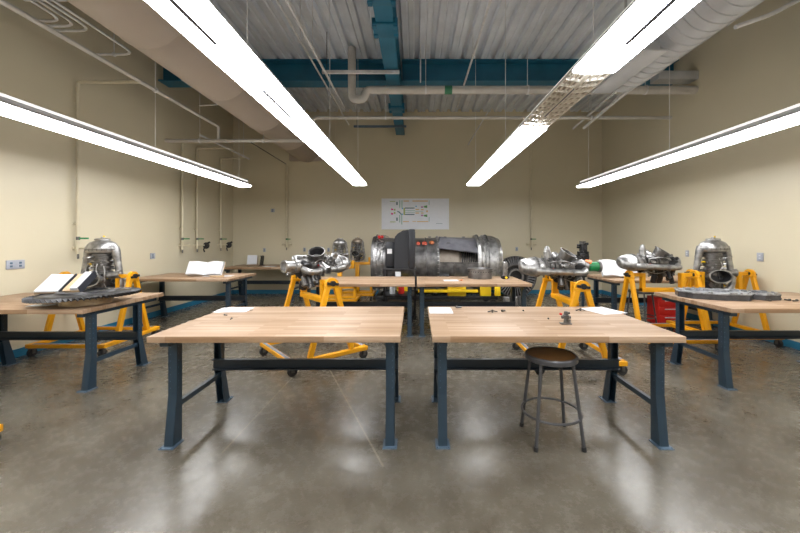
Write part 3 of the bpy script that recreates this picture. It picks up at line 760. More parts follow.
# dark accessory gearbox on slim pedestal behind e4
t = thing('accessory_gearbox', 'black lumpy gearbox on a slim pedestal behind the green starter', 'engine part', ((583 - VX) * 7.7 / F, 7.7, 0))
MB().lathe([(0, 0), (0.2, 0), (0.2, 0.02), (0.03, 0.04), (0.025, 1.02), (0.09, 1.03), (0.09, 1.05), (0, 1.05)], 20).build('pedestal', leg_m, t)
b = MB(); R = random.Random(11)
b.box(-0.10, 0.10, -0.08, 0.08, 1.05, 1.22, 0.02); b.box(-0.06, 0.07, -0.06, 0.06, 1.2, 1.42, 0.015)
for k in range(24):
    zz = R.uniform(1.08, 1.42); a = R.uniform(0, 2 * PI); L = R.uniform(0.09, 0.15) * (1.25 - (zz - 1.05) * 1.3)
    b.cyl((0, 0, zz), (L * math.cos(a), L * math.sin(a), zz), R.uniform(0.015, 0.034), 10)
b.build('gear_case', blk_m, t)
b = MB(); b.lathe([(0, 1.41), (0.075, 1.41), (0.075, 1.43), (0.05, 1.44), (0.05, 1.47), (0, 1.47)], 18)
for a in (0.4, 2.2, 4.4): b.cyl((0.06 * math.cos(a), 0.06 * math.sin(a), 1.41), (0.06 * math.cos(a), 0.06 * math.sin(a), 1.475), 0.02, 10)
b.build('top_flange', dks_m, t)

# ------------------------------------------------------------------ big turbofan on cradle
EY, EZ = 8.25, 0.97
ex = lambda px: (px - VX) * (EY - 0.28) / F
t = thing('turbofan_engine', 'big grey jet engine lying lengthwise under the wall chart', 'engine', (0, EY, EZ))
MX = Matrix.Rotation(PI / 2, 4, 'Y')  # local z -> +X
L0 = ex(372)
prof = [(0, L0 + 0.15), (0.40, L0 + 0.12), (0.52, L0 + 0.10), (0.58, L0), (0.615, L0 + 0.01), (0.62, L0 + 0.05), (0.605, L0 + 0.055), (0.605, L0 + 0.11), (0.625, L0 + 0.115), (0.625, L0 + 0.135), (0.60, L0 + 0.14), (0.60, L0 + 0.23), (0.62, L0 + 0.235), (0.62, L0 + 0.255), (0.585, L0 + 0.26), (0.58, ex(392)), (0.56, ex(395)), (0.56, ex(400)), (0.545, ex(402)), (0, ex(402))]
MB().lathe(prof, 64, MX).build('fan_case', eng_m, t)
prof = [(0, ex(401)), (0.56, ex(401)), (0.575, ex(414)), (0.575, ex(424.6)), (0.592, ex(425)), (0.592, ex(426)), (0.575, ex(426.4)), (0.585, ex(436)), (0.61, ex(436.5)), (0.61, ex(438.5)), (0.56, ex(439)), (0, ex(439))]
MB().lathe(prof, 64, MX).build('compressor_case', eng_m, t)
# core case: half shell lower + liner inside
def part_lathe(prof, a0, a1, seg, name, mat, th=0.012):
    b = MB(); rings = []
    for r, x in prof:
        row = []
        for k in range(seg + 1):
            a = a0 + (a1 - a0) * k / seg
            row.append((b.bm.verts.new((x, -r * math.cos(a), r * math.sin(a))), b.bm.verts.new((x, -(r - th) * math.cos(a), (r - th) * math.sin(a)))))
        rings.append(row)
    f = b.bm.faces.new
    for i in range(len(rings) - 1):
        for k in range(seg):
            A, B = rings[i], rings[i + 1]
            f((A[k][0], A[k + 1][0], B[k + 1][0], B[k][0])); f((A[k][1], B[k][1], B[k + 1][1], A[k + 1][1]))
        for k in (0, seg): f((rings[i][k][0], rings[i + 1][k][0], rings[i + 1][k][1], rings[i][k][1]))
    for i in (0, -1):
        for k in range(seg): f((rings[i][k][0], rings[i][k][1], rings[i][k + 1][1], rings[i][k + 1][0]))
    return b.build(name, mat, t)
# angle 0 = toward viewer (-Y), 90deg = up
part_lathe([(0.58, ex(438.5)), (0.575, ex(452)), (0.59, ex(452.5)), (0.59, ex(453.5)), (0.575, ex(454)), (0.565, ex(480))], math.radians(5), math.radians(-240), 40, 'lower_cowl', eng_m)
MB().bar((ex(439), -0.575, 0.04), (ex(479), -0.57, 0.03), 0.03, 0.03).build('hinge_rail', dks_m, t)
MB().lathe([(0, ex(439)), (0.40, ex(439)), (0.42, ex(448)), (0.40, ex(458)), (0.34, ex(461)), (0.33, ex(478)), (0, ex(478))], 40, MX).build('core_liner', bei_m, t)
b = MB()
for k in range(9):
    x = ex(461.5 + k * 1.8); b.lathe([(0.34, x), (0.385, x), (0.385, x + 0.02), (0.34, x + 0.02)], 32, MX, closed=True)
b.build('turbine_rings', blk_m, t)
# raised panel (flat, slightly inclined wedge on the upper front)
P0 = [(ex(438), -0.52, 0.36), (ex(477), -0.60, 0.25), (ex(474), -0.30, 0.50), (ex(439), -0.26, 0.61)]
b = MB(); A = [b.bm.verts.new(p) for p in P0]; B = [b.bm.verts.new((p[0], p[1] + 0.02, p[2] - 0.02)) for p in P0]
b.bm.faces.new(A); b.bm.faces.new(B[::-1])
for i in range(4): b.bm.faces.new((A[i], B[i], B[(i + 1) % 4], A[(i + 1) % 4]))
b.build('raised_panel', pan_m, t)
part_lathe([(0.60, ex(439)), (0.58, ex(478))], math.radians(50), math.radians(125), 16, 'upper_cowl', pan_m)
MB().box(ex(446), ex(450), -0.43, -0.36, 0.46, 0.475).build('latch', dks_m, t)
prof = [(0, ex(476)), (0.55, ex(476)), (0.64, ex(475.5)), (0.655, ex(477)), (0.655, ex(479)), (0.615, ex(480)), (0.60, ex(483)), (0.635, ex(483.5)), (0.635, ex(485)), (0.60, ex(485.5)), (0.60, ex(486.5)), (0.63, ex(487)), (0.625, ex(494)), (0.61, ex(494.3)), (0.61, ex(496)), (0.60, ex(496.5)), (0.57, ex(500)), (0.55, ex(500)), (0.50, ex(494)), (0, ex(492))]
MB().lathe(prof, 64, MX).build('exhaust_case', sil_m, t)
b = MB()
for (xr, rr, n) in ((L0 + 0.125, 0.625, 40), (L0 + 0.245, 0.62, 40), (ex(437.5), 0.61, 44), (ex(484.2), 0.636, 44)):
    for k in range(n):
        a = 2 * PI * k / n; b.box(xr - 0.02, xr + 0.02, -0.009, 0.009, rr - 0.004, rr + 0.012, M=Matrix.Rotation(a, 4, 'X'))
b.build('flange_bolts', sil_m, t)
R = random.Random(3)
for i in range(6):
    b = MB(); x0 = ex(R.uniform(376, 380)); a = R.uniform(-0.9, 1.5) ; pts = []
    for k in range(8):
        a2 = a + k * 0.10; r = 0.635 if k not in (0, 7) else 0.60
        pts.append((x0 + k * R.uniform(0.0, 0.035), -r * math.cos(a2), r * math.sin(a2)))
    b.sweep(pts, 0.009, 8); b.build('bleed_tube', sil_m, t)
for i in range(7):
    b = MB(); a = math.radians(R.uniform(-55, -20)); x0 = ex(R.uniform(376, 440)); r = 0.63
    p = Vector((x0, -r * math.cos(a) * 0.97, r * math.sin(a))); b.cyl(p, p + Vector((R.uniform(0.1, 0.3), 0, 0)), R.uniform(0.03, 0.06), 12)
    b.cyl(p + Vector((0.05, 0, 0)), p + Vector((0.05, 0.12, 0)), 0.02, 8); b.build('accessory', blk_m if i % 2 else dks_m, t)
for px, py, m, w in ((418.5, 244, sal_m, 0.09), (424.5, 243.8, sal_m, 0.115), (431.5, 243, ora2_m, 0.11)):
    z = (H - (py - VY) * 7.85 / F) - EZ; y = -math.sqrt(0.585 ** 2 - z * z)
    b = MB(); b.lathe([(0, 0.04), (w * 0.3, 0.04), (w / 2, 0.02), (w / 2, 0), (0, -0.01)], 16, Matrix.Translation((ex(px), y, z)) @ Matrix.Rotation(PI / 2 - math.asin(z / 0.585), 4, 'X')); b.build('port_plug', m, t)
for px, py in ((382, 238.5), (370 + 9, 241)):
    z = 0.57; b = MB(); b.cyl((ex(px), -0.2, z), (ex(px), -0.25, z + 0.04), 0.03, 10); b.build('port_plug', red_m, t)
b = MB()
for px in (430, 446, 465): b.box(ex(px) - 0.03, ex(px) + 0.03, -0.08, 0.08, 0.585, 0.61, 0.005)
b.build('mount_lug', dks_m, t)
for px in (376, 478, 487):
    b = MB(); pts = arc((ex(px), 0, 0), 0.645, 0.9, 2.3, 14, (0, -1, 0), (0, 0, 1)); b.sweep(pts, 0.016, 8); b.build('ring_tube', dks_m, t)

t = thing('engine_cradle', 'yellow steel cradle on casters under the big jet engine', 'stand', (0, EY, 0))
b = MB()
for sy in (-1, 1): b.box(ex(376), ex(496), sy * 0.42 - 0.04, sy * 0.42 + 0.04, 0.19, 0.27, 0.004)
for px in (378, 436, 494): b.box(ex(px) - 0.04, ex(px) + 0.04, -0.38, 0.38, 0.19, 0.27, 0.004)
b.build('base_frame', blk_m, t)
for px, w in ((404, 0.15), (456, 0.20), (484, 0.12)):
    b = MB(); x = ex(px)
    for sy in (-1, 1):
        b.box(x - w, x + w, sy * 0.42 - 0.05, sy * 0.42 + 0.05, 0.27, 0.50, 0.006)
        b.bar((x, sy * 0.47, 0.50), (x, sy * 0.60, 0.62), w * 1.2, 0.06)
    pr = [(-0.46, 0.27)] + [(0.66 * math.sin(a), EZ - 0.66 * math.cos(a)) for a in [(-0.72 + i * 1.44 / 12) for i in range(13)]] + [(0.46, 0.27)]
    b.prism(pr, x - w * 0.6, x + w * 0.6, 'yz'); b.build('saddle', yel2_m, t)
b = MB(); b.box(ex(418), ex(476), -0.55, -0.49, 0.36, 0.42, 0.004); b.build('side_rail', yel2_m, t)
b = MB()
for px in (404, 494):
    x = ex(px); 
    b.bar((x, -0.62, 0.55), (x, -0.66, 0.62), 0.10, 0.05); b.box(x - 0.06, x + 0.06, -0.64, -0.58, 0.30, 0.58, 0.006)
    b.bar((x - 0.06, -0.63, 0.56), (x - 0.10, -0.63, 0.64), 0.04, 0.04)
b.build('trunnion_bracket', yel2_m, t)
for px in (380, 492):
    for sy in (-1, 1):
        w = MB().lathe([(0, -0.03), (0.085, -0.03), (0.09, -0.02), (0.09, 0.02), (0.085, 0.03), (0, 0.03)], 24, Matrix.Translation((ex(px), sy * 0.42, 0.09)) @ Matrix.Rotation(PI / 2, 4, 'X')).build('caster', rub_m, t)
        b = MB(); b.box(ex(px) - 0.04, ex(px) + 0.04, sy * 0.42 - 0.04, sy * 0.42 + 0.04, 0.18, 0.192); b.box(ex(px) - 0.02, ex(px) + 0.02, sy * 0.42 + 0.032, sy * 0.42 + 0.04, 0.07, 0.19); b.build('caster_fork', dks_m, w)

# ------------------------------------------------------------------ television on cart
t = thing('television', 'bulky black television seen side-on before the big engine', 'television', (-0.29, 6.98, 0.96))
b = MB(); b.prism([(0.17, 0.0), (0.17, 0.735), (0.06, 0.72), (-0.04, 0.66), (-0.09, 0.60), (-0.10, 0.52), (-0.10, 0.0)], -0.27, 0.27)
b.build('casing', tv_m, t)
MB().box(-0.28, -0.10, -0.19, 0.19, 0.02, 0.50, 0.02).build('tube_housing', tv_m, t)
MB().box(0.17, 0.29, -0.31, 0.31, -0.0, 0.745, 0.02).build('front_bezel', tv_m, t)
MB().box(0.285, 0.295, -0.26, 0.26, 0.12, 0.69, 0.004).build('screen', blk_m, t)
MB().box(-0.24, -0.15, -0.1925, -0.19, 0.28, 0.37).build('label_plate', pap_m, t)
t = thing('av_cart', 'black rolling cart carrying the television', 'cart', (-0.29, 6.98, 0))
b = MB()
for z in (0.93, 0.42, 0.10): b.box(-0.31, 0.31, -0.29, 0.31, z, z + 0.03, 0.004)
for sx in (-1, 1):
    for sy in (-0.27, 0.29): b.box(sx * 0.29 - 0.02, sx * 0.29 + 0.02, sy - 0.02, sy + 0.02, 0.08, 0.93)
b.build('shelf_frame', blk_m, t)
for sx in (-1, 1):
    for sy in (-1, 1): MB().cyl((sx * 0.28, sy * 0.26 - 0.015, 0.04), (sx * 0.28, sy * 0.26 + 0.015, 0.04), 0.04, 16).build('caster', rub_m, t)
MB().box(-0.08, 0.02, -0.31, -0.29, 0.72, 0.90).build('notice_card', pap_m, t)

# floor clutter under / around the engine
def bottle(x, y, z, r, h, m, label, top=blk_m):
    t = thing('gas_bottle', label, 'bottle', (x, y, z))
    MB().lathe([(0, 0), (r, 0), (r, h * 0.75), (r * 0.8, h * 0.86), (r * 0.3, h * 0.92), (0, h * 0.92)], 18).build('body', m, t)
    MB().lathe([(0, h * 0.9), (r * 0.35, h * 0.9), (r * 0.35, h), (0, h)], 12).build('valve', top, t)
bottle(-0.27, 6.98, 0.45, 0.06, 0.36, red_m, 'red bottle on the television cart shelf')
bottle(-0.44, 6.94, 0.45, 0.055, 0.34, pap_m, 'white bottle with red top on the television cart shelf', red_m)
for i, (x, lab) in enumerate(((1.92, 'silver combustor can standing by the cradle, leftmost of three'), (2.09, 'silver combustor can standing by the cradle, middle of three'), (2.26, 'silver combustor can standing by the cradle, rightmost of three'))):
    t = thing('combustor_can', lab, 'engine part', (x, 7.45, 0), group='combustor cans')
    MB().lathe([(0, 0), (0.07, 0), (0.075, 0.2), (0.078, 0.30), (0.07, 0.31), (0.066, 0.05), (0, 0.05)], 20).build('can', sil_m, t)
    MB().lathe([(0.076, 0.12), (0.082, 0.12), (0.082, 0.14), (0.076, 0.14)], 20, closed=True).build('band', dks_m, t)

# bladed rotor near back wall
t = thing('bladed_rotor', 'large dark bladed rotor wheel standing upright by the back wall', 'engine part', ((515.5 - VX) * 9.3 / F, 9.3, 0.545))
MYr = Matrix.Rotation(-PI / 2, 4, 'X')
MB().lathe([(0.525, -0.05), (0.54, -0.05), (0.54, 0.05), (0.525, 0.05)], 72, MYr, closed=True).build('outer_ring', dks_m, t)
b = MB()
for k in range(44):
    a = 2 * PI * k / 44; M = Matrix.Rotation(a, 4, 'Y')
    b.box(-0.008, 0.008, -0.03, 0.03, 0.30, 0.528, M=M @ Matrix.Rotation(0.35, 4, 'Z'))
b.build('blades', simple('blade_grey', (0.30, 0.30, 0.31), 0.4, 0.3, 0.2, 20), t)
MB().lathe([(0.0, 0.04), (0.52, 0.04), (0.52, 0.06), (0.0, 0.06)], 48, MYr).build('disc', blk_m, t)
MB().lathe([(0.16, -0.06), (0.20, -0.06), (0.205, 0.03), (0.16, 0.03)], 40, MYr, closed=True).build('hub_ring', sil_m, t)
MB().lathe([(0.29, -0.03), (0.31, -0.03), (0.31, 0.03), (0.29, 0.03)], 48, MYr, closed=True).build('blade_root_ring', dks_m, t)
b = MB(); b.box(-0.3, 0.3, -0.15, 0.15, -0.545, -0.53)
for sx in (-1, 1): b.bar((sx * 0.28, 0, -0.53), (sx * 0.24, 0, -0.46), 0.08, 0.04)
b.build('floor_cradle', blk_m, t)

# red cabinet under rear right bench
t = thing('tool_chest', 'small red tool chest on the floor behind the right-hand stands', 'tool chest', (4.42, 6.3, 0))
MB().box(-0.21, 0.21, -0.15, 0.15, 0.03, 0.50, 0.008).build('body', red_m, t)
for i in range(3):
    d = MB().box(-0.19, 0.19, -0.162, -0.15, 0.06 + i * 0.145, 0.19 + i * 0.145, 0.003).build('drawer', red_m, t)
    MB().box(-0.1, 0.1, -0.175, -0.162, 0.15 + i * 0.145, 0.165 + i * 0.145).build('handle', gal_m, d)
b = MB()
for sx in (-1, 1):
    for sy in (-1, 1): b.cyl((sx * 0.17, sy * 0.1, 0), (sx * 0.17, sy * 0.1, 0.03), 0.02, 10)
b.build('foot', rub_m, t)

# ------------------------------------------------------------------ wall chart
t = thing('wall_chart', 'white laminated chart of a coloured engine diagram on the back wall', 'poster', (0, YB, 0))
c0 = W(381.5, 198.5, YB); c1 = W(449, 229.5, YB)
MB().box(c0.x, c1.x, -0.012, -0.001, c1.z, c0.z, 0.003).build('board', flat('chart_white', (0.82, 0.85, 0.92)), t)
cols = {'o': (0.75, 0.50, 0.22), 'g': (0.10, 0.33, 0.12), 'm': (0.80, 0.03, 0.30), 'b': (0.15, 0.45, 0.70), 't': (0.25, 0.50, 0.42), 'l': (0.42, 0.50, 0.18), 'd': (0.12, 0.22, 0.26), 'p': (0.45, 0.15, 0.45), 'w': (0.9, 0.9, 0.92)}
cm = {k: flat('chart_ink_' + {'o': 'tan', 'g': 'green', 'm': 'magenta', 'b': 'blue', 't': 'teal', 'l': 'olive', 'd': 'slate', 'p': 'purple', 'w': 'white'}[k], v) for k, v in cols.items()}
# zoomed coordinates of the chart crop (10 units per pixel; origin 375,190)
def cz(x, y): p = W(375 + x / 10, 190 + y / 10, YB); return p.x, p.z
shapes = [('o', 285, 340, 106, 116), ('o', 375, 530, 106, 116), ('l', 150, 202, 112, 118), ('d', 212, 228, 120, 150), ('t', 244, 252, 105, 178), ('t', 266, 274, 105, 178),
          ('l', 188, 205, 190, 206), ('l', 188, 205, 222, 238), ('d', 300, 395, 176, 186), ('l', 285, 300, 180, 225), ('d', 300, 395, 240, 250), ('l', 285, 300, 225, 250),
          ('b', 268, 280, 178, 192), ('b', 268, 280, 236, 250), ('t', 300, 400, 205, 209), ('t', 300, 400, 222, 226), ('o', 405, 440, 190, 200), ('o', 405, 440, 226, 236), ('o', 460, 485, 192, 202), ('o', 460, 485, 226, 236),
          ('t', 400, 480, 214, 217), ('p', 460, 480, 164, 178), ('p', 460, 480, 248, 262), ('b', 404, 418, 158, 170), ('o', 512, 528, 205, 222), ('t', 538, 544, 106, 150), ('t', 538, 544, 270, 316),
          ('o', 280, 340, 312, 320), ('o', 375, 410, 312, 318), ('o', 420, 532, 312, 320), ('l', 150, 205, 316, 323), ('d', 212, 228, 276, 308), ('t', 244, 252, 250, 325), ('t', 264, 272, 250, 345), ('d', 610, 675, 334, 337)]
groups = {}
for k, x0, x1, y0, y1 in shapes: groups.setdefault(k, []).append((x0, x1, y0, y1))
names = {'o': 'tan', 'g': 'green', 'm': 'magenta', 'b': 'blue', 't': 'teal', 'l': 'olive', 'd': 'slate', 'p': 'purple', 'w': 'white'}
for k in 'otldbpgmw':
    b = MB()
    for x0, x1, y0, y1 in groups.get(k, []):
        a, z1 = cz(x0, y0); c, z0 = cz(x1, y1); b.box(a, c, -0.0145, -0.012, z0, z1)
    if k == 'g':
        for pts in ([(485, 164), (522, 152), (522, 180), (485, 174)], [(485, 252), (522, 244), (522, 272), (485, 262)]):
            b.prism([cz(*p) for p in pts], -0.0145, -0.012)
    if k == 'm':
        for cx, cy in ((174, 194), (174, 238)):
            b.prism([cz(cx - 14, cy - 10), cz(cx + 6, cy - 6), cz(cx + 10, cy + 4), cz(cx - 2, cy + 10), cz(cx - 12, cy + 6)], -0.0145, -0.012)
    if k == 'd':
        for s_ in (1,):
            b.prism([cz(226, 208), cz(245, 218), cz(270, 242), cz(262, 250), cz(238, 226), cz(222, 216)], -0.0148, -0.012)
    if k == 'w':
        b.sweep([Vector((cz(x, y)[0], -0.014, cz(x, y)[1])) for x, y in ((215, 186), (235, 192), (255, 206), (268, 228))], 0.012, 6)
    b.build('diagram_' + names[k], cm[k], t)

# ------------------------------------------------------------------ things on benches
Z0 = TZ
def sheet(label, cx, cy, w, d, rz, name='paper_sheet', z=Z0):
    R = random.Random(int(cx * 100) + 7)
    o = tag(MB().box(-w / 2, w / 2, -d / 2, d / 2, 0.0005, 0.0025).build(name, pap_m), label, 'paper')
    o.location = (cx, cy, z); o.rotation_euler = (0, 0, rz); return o
def tp(px, py): d = (H - TZ) * F / (py - VY); return ((px - VX) * d / F, d)
x, y = tp(234, 310); sheet('white paper sheet at the back corner of the front left workbench', x, y, 0.30, 0.22, 0.05)
x, y = tp(440.5, 310.5); sheet('white paper sheet at the back left corner of the front right workbench', x, y, 0.216, 0.28, 0.0)
x, y = tp(606, 310.8); sheet('white paper sheet at the back right corner of the front right workbench', x - 0.03, y, 0.27, 0.30, 0.30)
x, y = tp(452, 280.5); sheet('white paper sheet on the middle workbench left of the metal ring', x - 0.02, y, 0.24, 0.20, 0.05)
x, y = tp(41, 305.5); sheet('white sheet lying in front of the toothed rotor on the left bench', x, y, 0.20, 0.10, 0.1)
x, y = tp(219, 276); sheet('white paper sheet beside the opened booklet on the second left bench', x, y, 0.5, 0.2, 0.1)
x, y = tp(270, 266.5); sheet('white paper sheet on the far left corner bench', x, y, 0.30, 0.25, 0.05)

def open_book(label, cx, cy, z, w, d, rz, lean, cover=kra_m, name='open_book', rise=0.0):
    """two curved page blocks; lean = slope toward the viewer"""
    t = thing(name, label, 'book', (cx, cy, z), rz)
    t.rotation_euler = (lean, 0, rz)
    MB().box(-w / 2 - 0.01, w / 2 + 0.01, 0, d + 0.01, 0.0, 0.005).build('cover', cover, t)
    for s_ in (-1, 1):
        b = MB(); n = 8
        top = [(s_ * w / 2 * i / n, 0.012 + rise * 0.3 + 0.03 * math.sin(PI * min(1, i / n * 1.1)) + rise * (i / n)) for i in range(n + 1)]
        b.prism([(0, 0.005)] + top + [(s_ * w / 2, 0.005)], 0.004, d); b.build('page_block', pap_m, t)
    return t
x, y = tp(208, 275)
open_book('opened white booklet standing propped on the second left bench', x + 0.08, 6.55, Z0 + 0.01, 0.62, 0.26, 0.05, 1.05, rise=0.05)
tag(MB().box(-0.12, 0.12, -0.03, 0.03, 0, 0.03, 0.006).build('pencil_case', kra_m), 'low brown case in front of the propped booklet', 'case').location = (-3.58, 6.42, Z0)
x, y = tp(625, 275)
open_book('open white book propped up on the rear right bench', 3.62, 6.28, Z0 + 0.012, 0.60, 0.32, -0.05, 1.0, rise=0.04)
# binder on the left bench leaning on the rotor, propped book in back corner
def binder(label, loc, rz, w, d, lean, thick=0.04):
    t = thing('ring_binder', label, 'binder', loc); t.rotation_euler = (0, -lean, rz)
    MB().box(0, w, -d / 2, d / 2, 0, 0.005).build('cover', bin_m, t)
    MB().box(0.004, w - 0.006, -d / 2 + 0.006, d / 2 - 0.006, 0.005, thick * 0.6).build('tan_pages', kra_m, t)
    MB().box(0.004, w - 0.01, -d / 2 + 0.006, d / 2 - 0.006, thick * 0.6, thick).build('page_block', pap_m, t)
    return t
def leaning_book(label, loc, rz, w, d, lean, thick):
    t = thing('ring_binder', label, 'binder', loc); t.rotation_euler = (lean, 0, rz)
    MB().box(-w / 2, w / 2, 0, d, 0, 0.005).build('cover', bin_m, t)
    MB().box(-w / 2 + 0.004, w / 2 - 0.004, 0.004, d - 0.006, 0.005, thick * 0.55).build('tan_pages', kra_m, t)
    MB().box(-w / 2 + (0.006 if w > 0.2 else w * 0.5), w / 2 - 0.02, 0.006, d - 0.01, thick * 0.55, thick).build('page_block', pap_m, t)
    MB().box(w / 2 - 0.004, w / 2, 0, d, 0, thick * 1.1).build('spine', bin_m, t)
    return t
leaning_book('open binder propped on the toothed rotor, left half with a white page', (-3.79, 3.66, Z0 + 0.112), 0.15, 0.24, 0.28, 0.62, 0.035)
leaning_book('thick tan-edged binder propped on the toothed rotor, right of the white page', (-3.575, 3.70, Z0 + 0.112), 0.15, 0.17, 0.28, 0.60, 0.07)
leaning_book('small book propped on a black stand on the far corner bench', (-4.22, 9.2, Z0), 0.35, 0.26, 0.33, 0.75, 0.07)
t = thing('book_stand', 'black stand behind the small propped book in the far corner', 'stand', (-4.02, 9.32, Z0))
b = MB(); b.box(-0.04, 0.04, -0.1, 0.1, 0, 0.012); b.bar((-0.01, 0, 0.01), (0.02, 0, 0.25), 0.18, 0.015, (1, 0, 0)); b.bar((0.02, 0, 0.25), (-0.02, 0, 0.255), 0.18, 0.015); b.build('bracket', blk_m, t)
t.children[0]

# toothed rotor on hub
x, y = -3.46, 3.74
t = thing('toothed_rotor', 'wide black toothed rotor disc lying on a low metal drum on the left bench', 'engine part', (x, y, Z0)); DT = Matrix.Translation((0, 0, 0.032)) @ Matrix.Rotation(-0.02, 4, 'Y') @ Matrix.Diagonal((0.89, 0.89, 0.9, 1))
MB().lathe([(0, 0.0), (0.20, 0.0), (0.215, 0.005), (0.215, 0.08), (0.19, 0.085), (0, 0.085)], 48).build('drum', simple('brass_drum', (0.40, 0.31, 0.21), 0.35, 0.7, 0.1, 30), t)
MB().lathe([(0.12, 0.062), (0.44, 0.062), (0.45, 0.075), (0.40, 0.095), (0.28, 0.10), (0.26, 0.12), (0.20, 0.125), (0.19, 0.10), (0.12, 0.10)], 64, DT, closed=True).build('rotor_disc', blk_m, t)
b = MB()
for k in range(64):
    a = 2 * PI * k / 64; b.box(0.43, 0.515, -0.0035, 0.0035, 0.052, 0.092, M=DT @ Matrix.Rotation(a, 4, 'Z') @ Matrix.Translation((0, 0, 0.072)) @ Matrix.Rotation(0.7, 4, 'X') @ Matrix.Translation((0, 0, -0.072)))
b.build('teeth', blk_m, t)
# ring on middle bench
t = thing('metal_ring', 'thick grey perforated metal ring on the middle right bench', 'engine part', (tp(476.5, 276)[0], 6.25, Z0))
b = MB().lathe([(0.0, 0), (0.205, 0), (0.212, 0.005), (0.212, 0.15), (0.222, 0.152), (0.222, 0.172), (0.19, 0.175), (0.17, 0.165), (0.165, 0.14), (0, 0.14)], 48); n0 = len(b.bm.faces)
for k in range(30):
    a = 2 * PI * k / 30; b.cyl((0.212 * math.cos(a), 0.212 * math.sin(a), 0.12), (0.2155 * math.cos(a), 0.2155 * math.sin(a), 0.12), 0.009, 8)
b.mark(n0).build('ring_body', eng_m, t).data.materials.append(blk_m)
# slim finned part
x, y = tp(505, 279)
t = thing('finned_sensor', 'slim silver finned part standing on the middle bench right of the ring', 'engine part', (x, y, Z0))
pf = [(0, 0.04)]
for k in range(8): pf += [(0.045, 0.06 + k * 0.028), (0.045, 0.075 + k * 0.028), (0.036, 0.077 + k * 0.028), (0.036, 0.087 + k * 0.028)]
pf += [(0.03, 0.29), (0, 0.30)]
MB().lathe(pf, 20).build('finned_barrel', sil_m, t)
b = MB(); b.box(-0.05, 0.05, -0.04, 0.04, 0, 0.06, 0.006); b.cyl((-0.07, 0, 0.03), (0.07, 0, 0.03), 0.018, 10); b.build('base_block', blk_m, t)
MB().cyl((0.01, -0.04, 0.03), (0.01, -0.06, 0.03), 0.02, 10).build('cap', yel2_m, t)
# small fuel valve on front right bench
x, y = tp(566, 324)
t = thing('fuel_valve', 'small dark metal valve with a red port standing on the front right bench', 'engine part', (x, y, Z0))
b = MB(); b.box(-0.045, 0.04, -0.025, 0.025, 0, 0.010, 0.003); b.lathe([(0, 0.01), (0.020, 0.01), (0.017, 0.04), (0.026, 0.045), (0.026, 0.07), (0.018, 0.075), (0.015, 0.10), (0, 0.105)], 18)
b.cyl((-0.035, 0, 0.055), (0.035, 0, 0.055), 0.013, 12); b.cyl((0, 0, 0.085), (0.028, -0.01, 0.09), 0.010, 10); b.cyl((0.02, -0.02, 0.01), (0.02, -0.02, 0.04), 0.009, 8); b.build('body', dks_m, t)
MB().cyl((-0.035, 0, 0.078), (-0.05, 0, 0.082), 0.009, 10).build('port', red_m, t)
# small loose bits
def bit(label, px, py, s, name='loose_bolt', mat=None):
    x, y = tp(px, py); b = MB(); b.cyl((-0.018 * s, 0, 0.006 * s), (0.02 * s, 0, 0.006 * s), 0.006 * s, 8); b.cyl((-0.026 * s, 0, 0.010 * s), (-0.016 * s, 0, 0.010 * s), 0.010 * s, 6)
    o = tag(b.build(name, mat or dks_m), label, 'bolt', 'loose bolts on the benches'); o.location = (x, y, Z0); o.rotation_euler = (0, 0, px); return o
bit('tiny bolt beside the paper on the front left bench, nearer one', 231, 319.5, 0.7)
bit('tiny bolt beside the paper on the front left bench, farther one', 226, 315.5, 0.7)
bit('tiny bolt at the back edge of the front left bench, right of its paper', 251.5, 310.5, 0.6)
bit('dark bolt on the front right bench right of the small bracket', 503.5, 311.5, 1.2)
bit('lone small nut on the front right bench near its middle back', 523, 311, 0.8)
bit('lone small nut on the front right bench left of the dark valve', 548, 319, 0.8)
bit('dark bolt at the back left of the front right bench beside its paper', 459, 308, 1.3)
bit('small red-brown bolt on the middle bench beside its paper', 461, 280.5, 1.0, mat=ora_m)
def bracket(label, px, py, s):
    x, y = tp(px, py); b = MB(); b.bar((-0.05 * s, 0, 0.006), (0, 0, 0.02 * s), 0.012, 0.008); b.bar((0, 0, 0.02 * s), (0.05 * s, 0.01, 0.006), 0.012, 0.008); b.cyl((0, 0, 0), (0, 0, 0.03 * s), 0.010 * s, 8)
    o = tag(b.build('small_bracket', dks_m), label, 'engine part'); o.location = (x, y, Z0)
bracket('small dark winged bracket on the front right bench near its back left', 492.5, 312.5, 0.9)
bracket('small grey bracket on the front right bench left of the right-hand paper', 580.5, 311, 0.9)
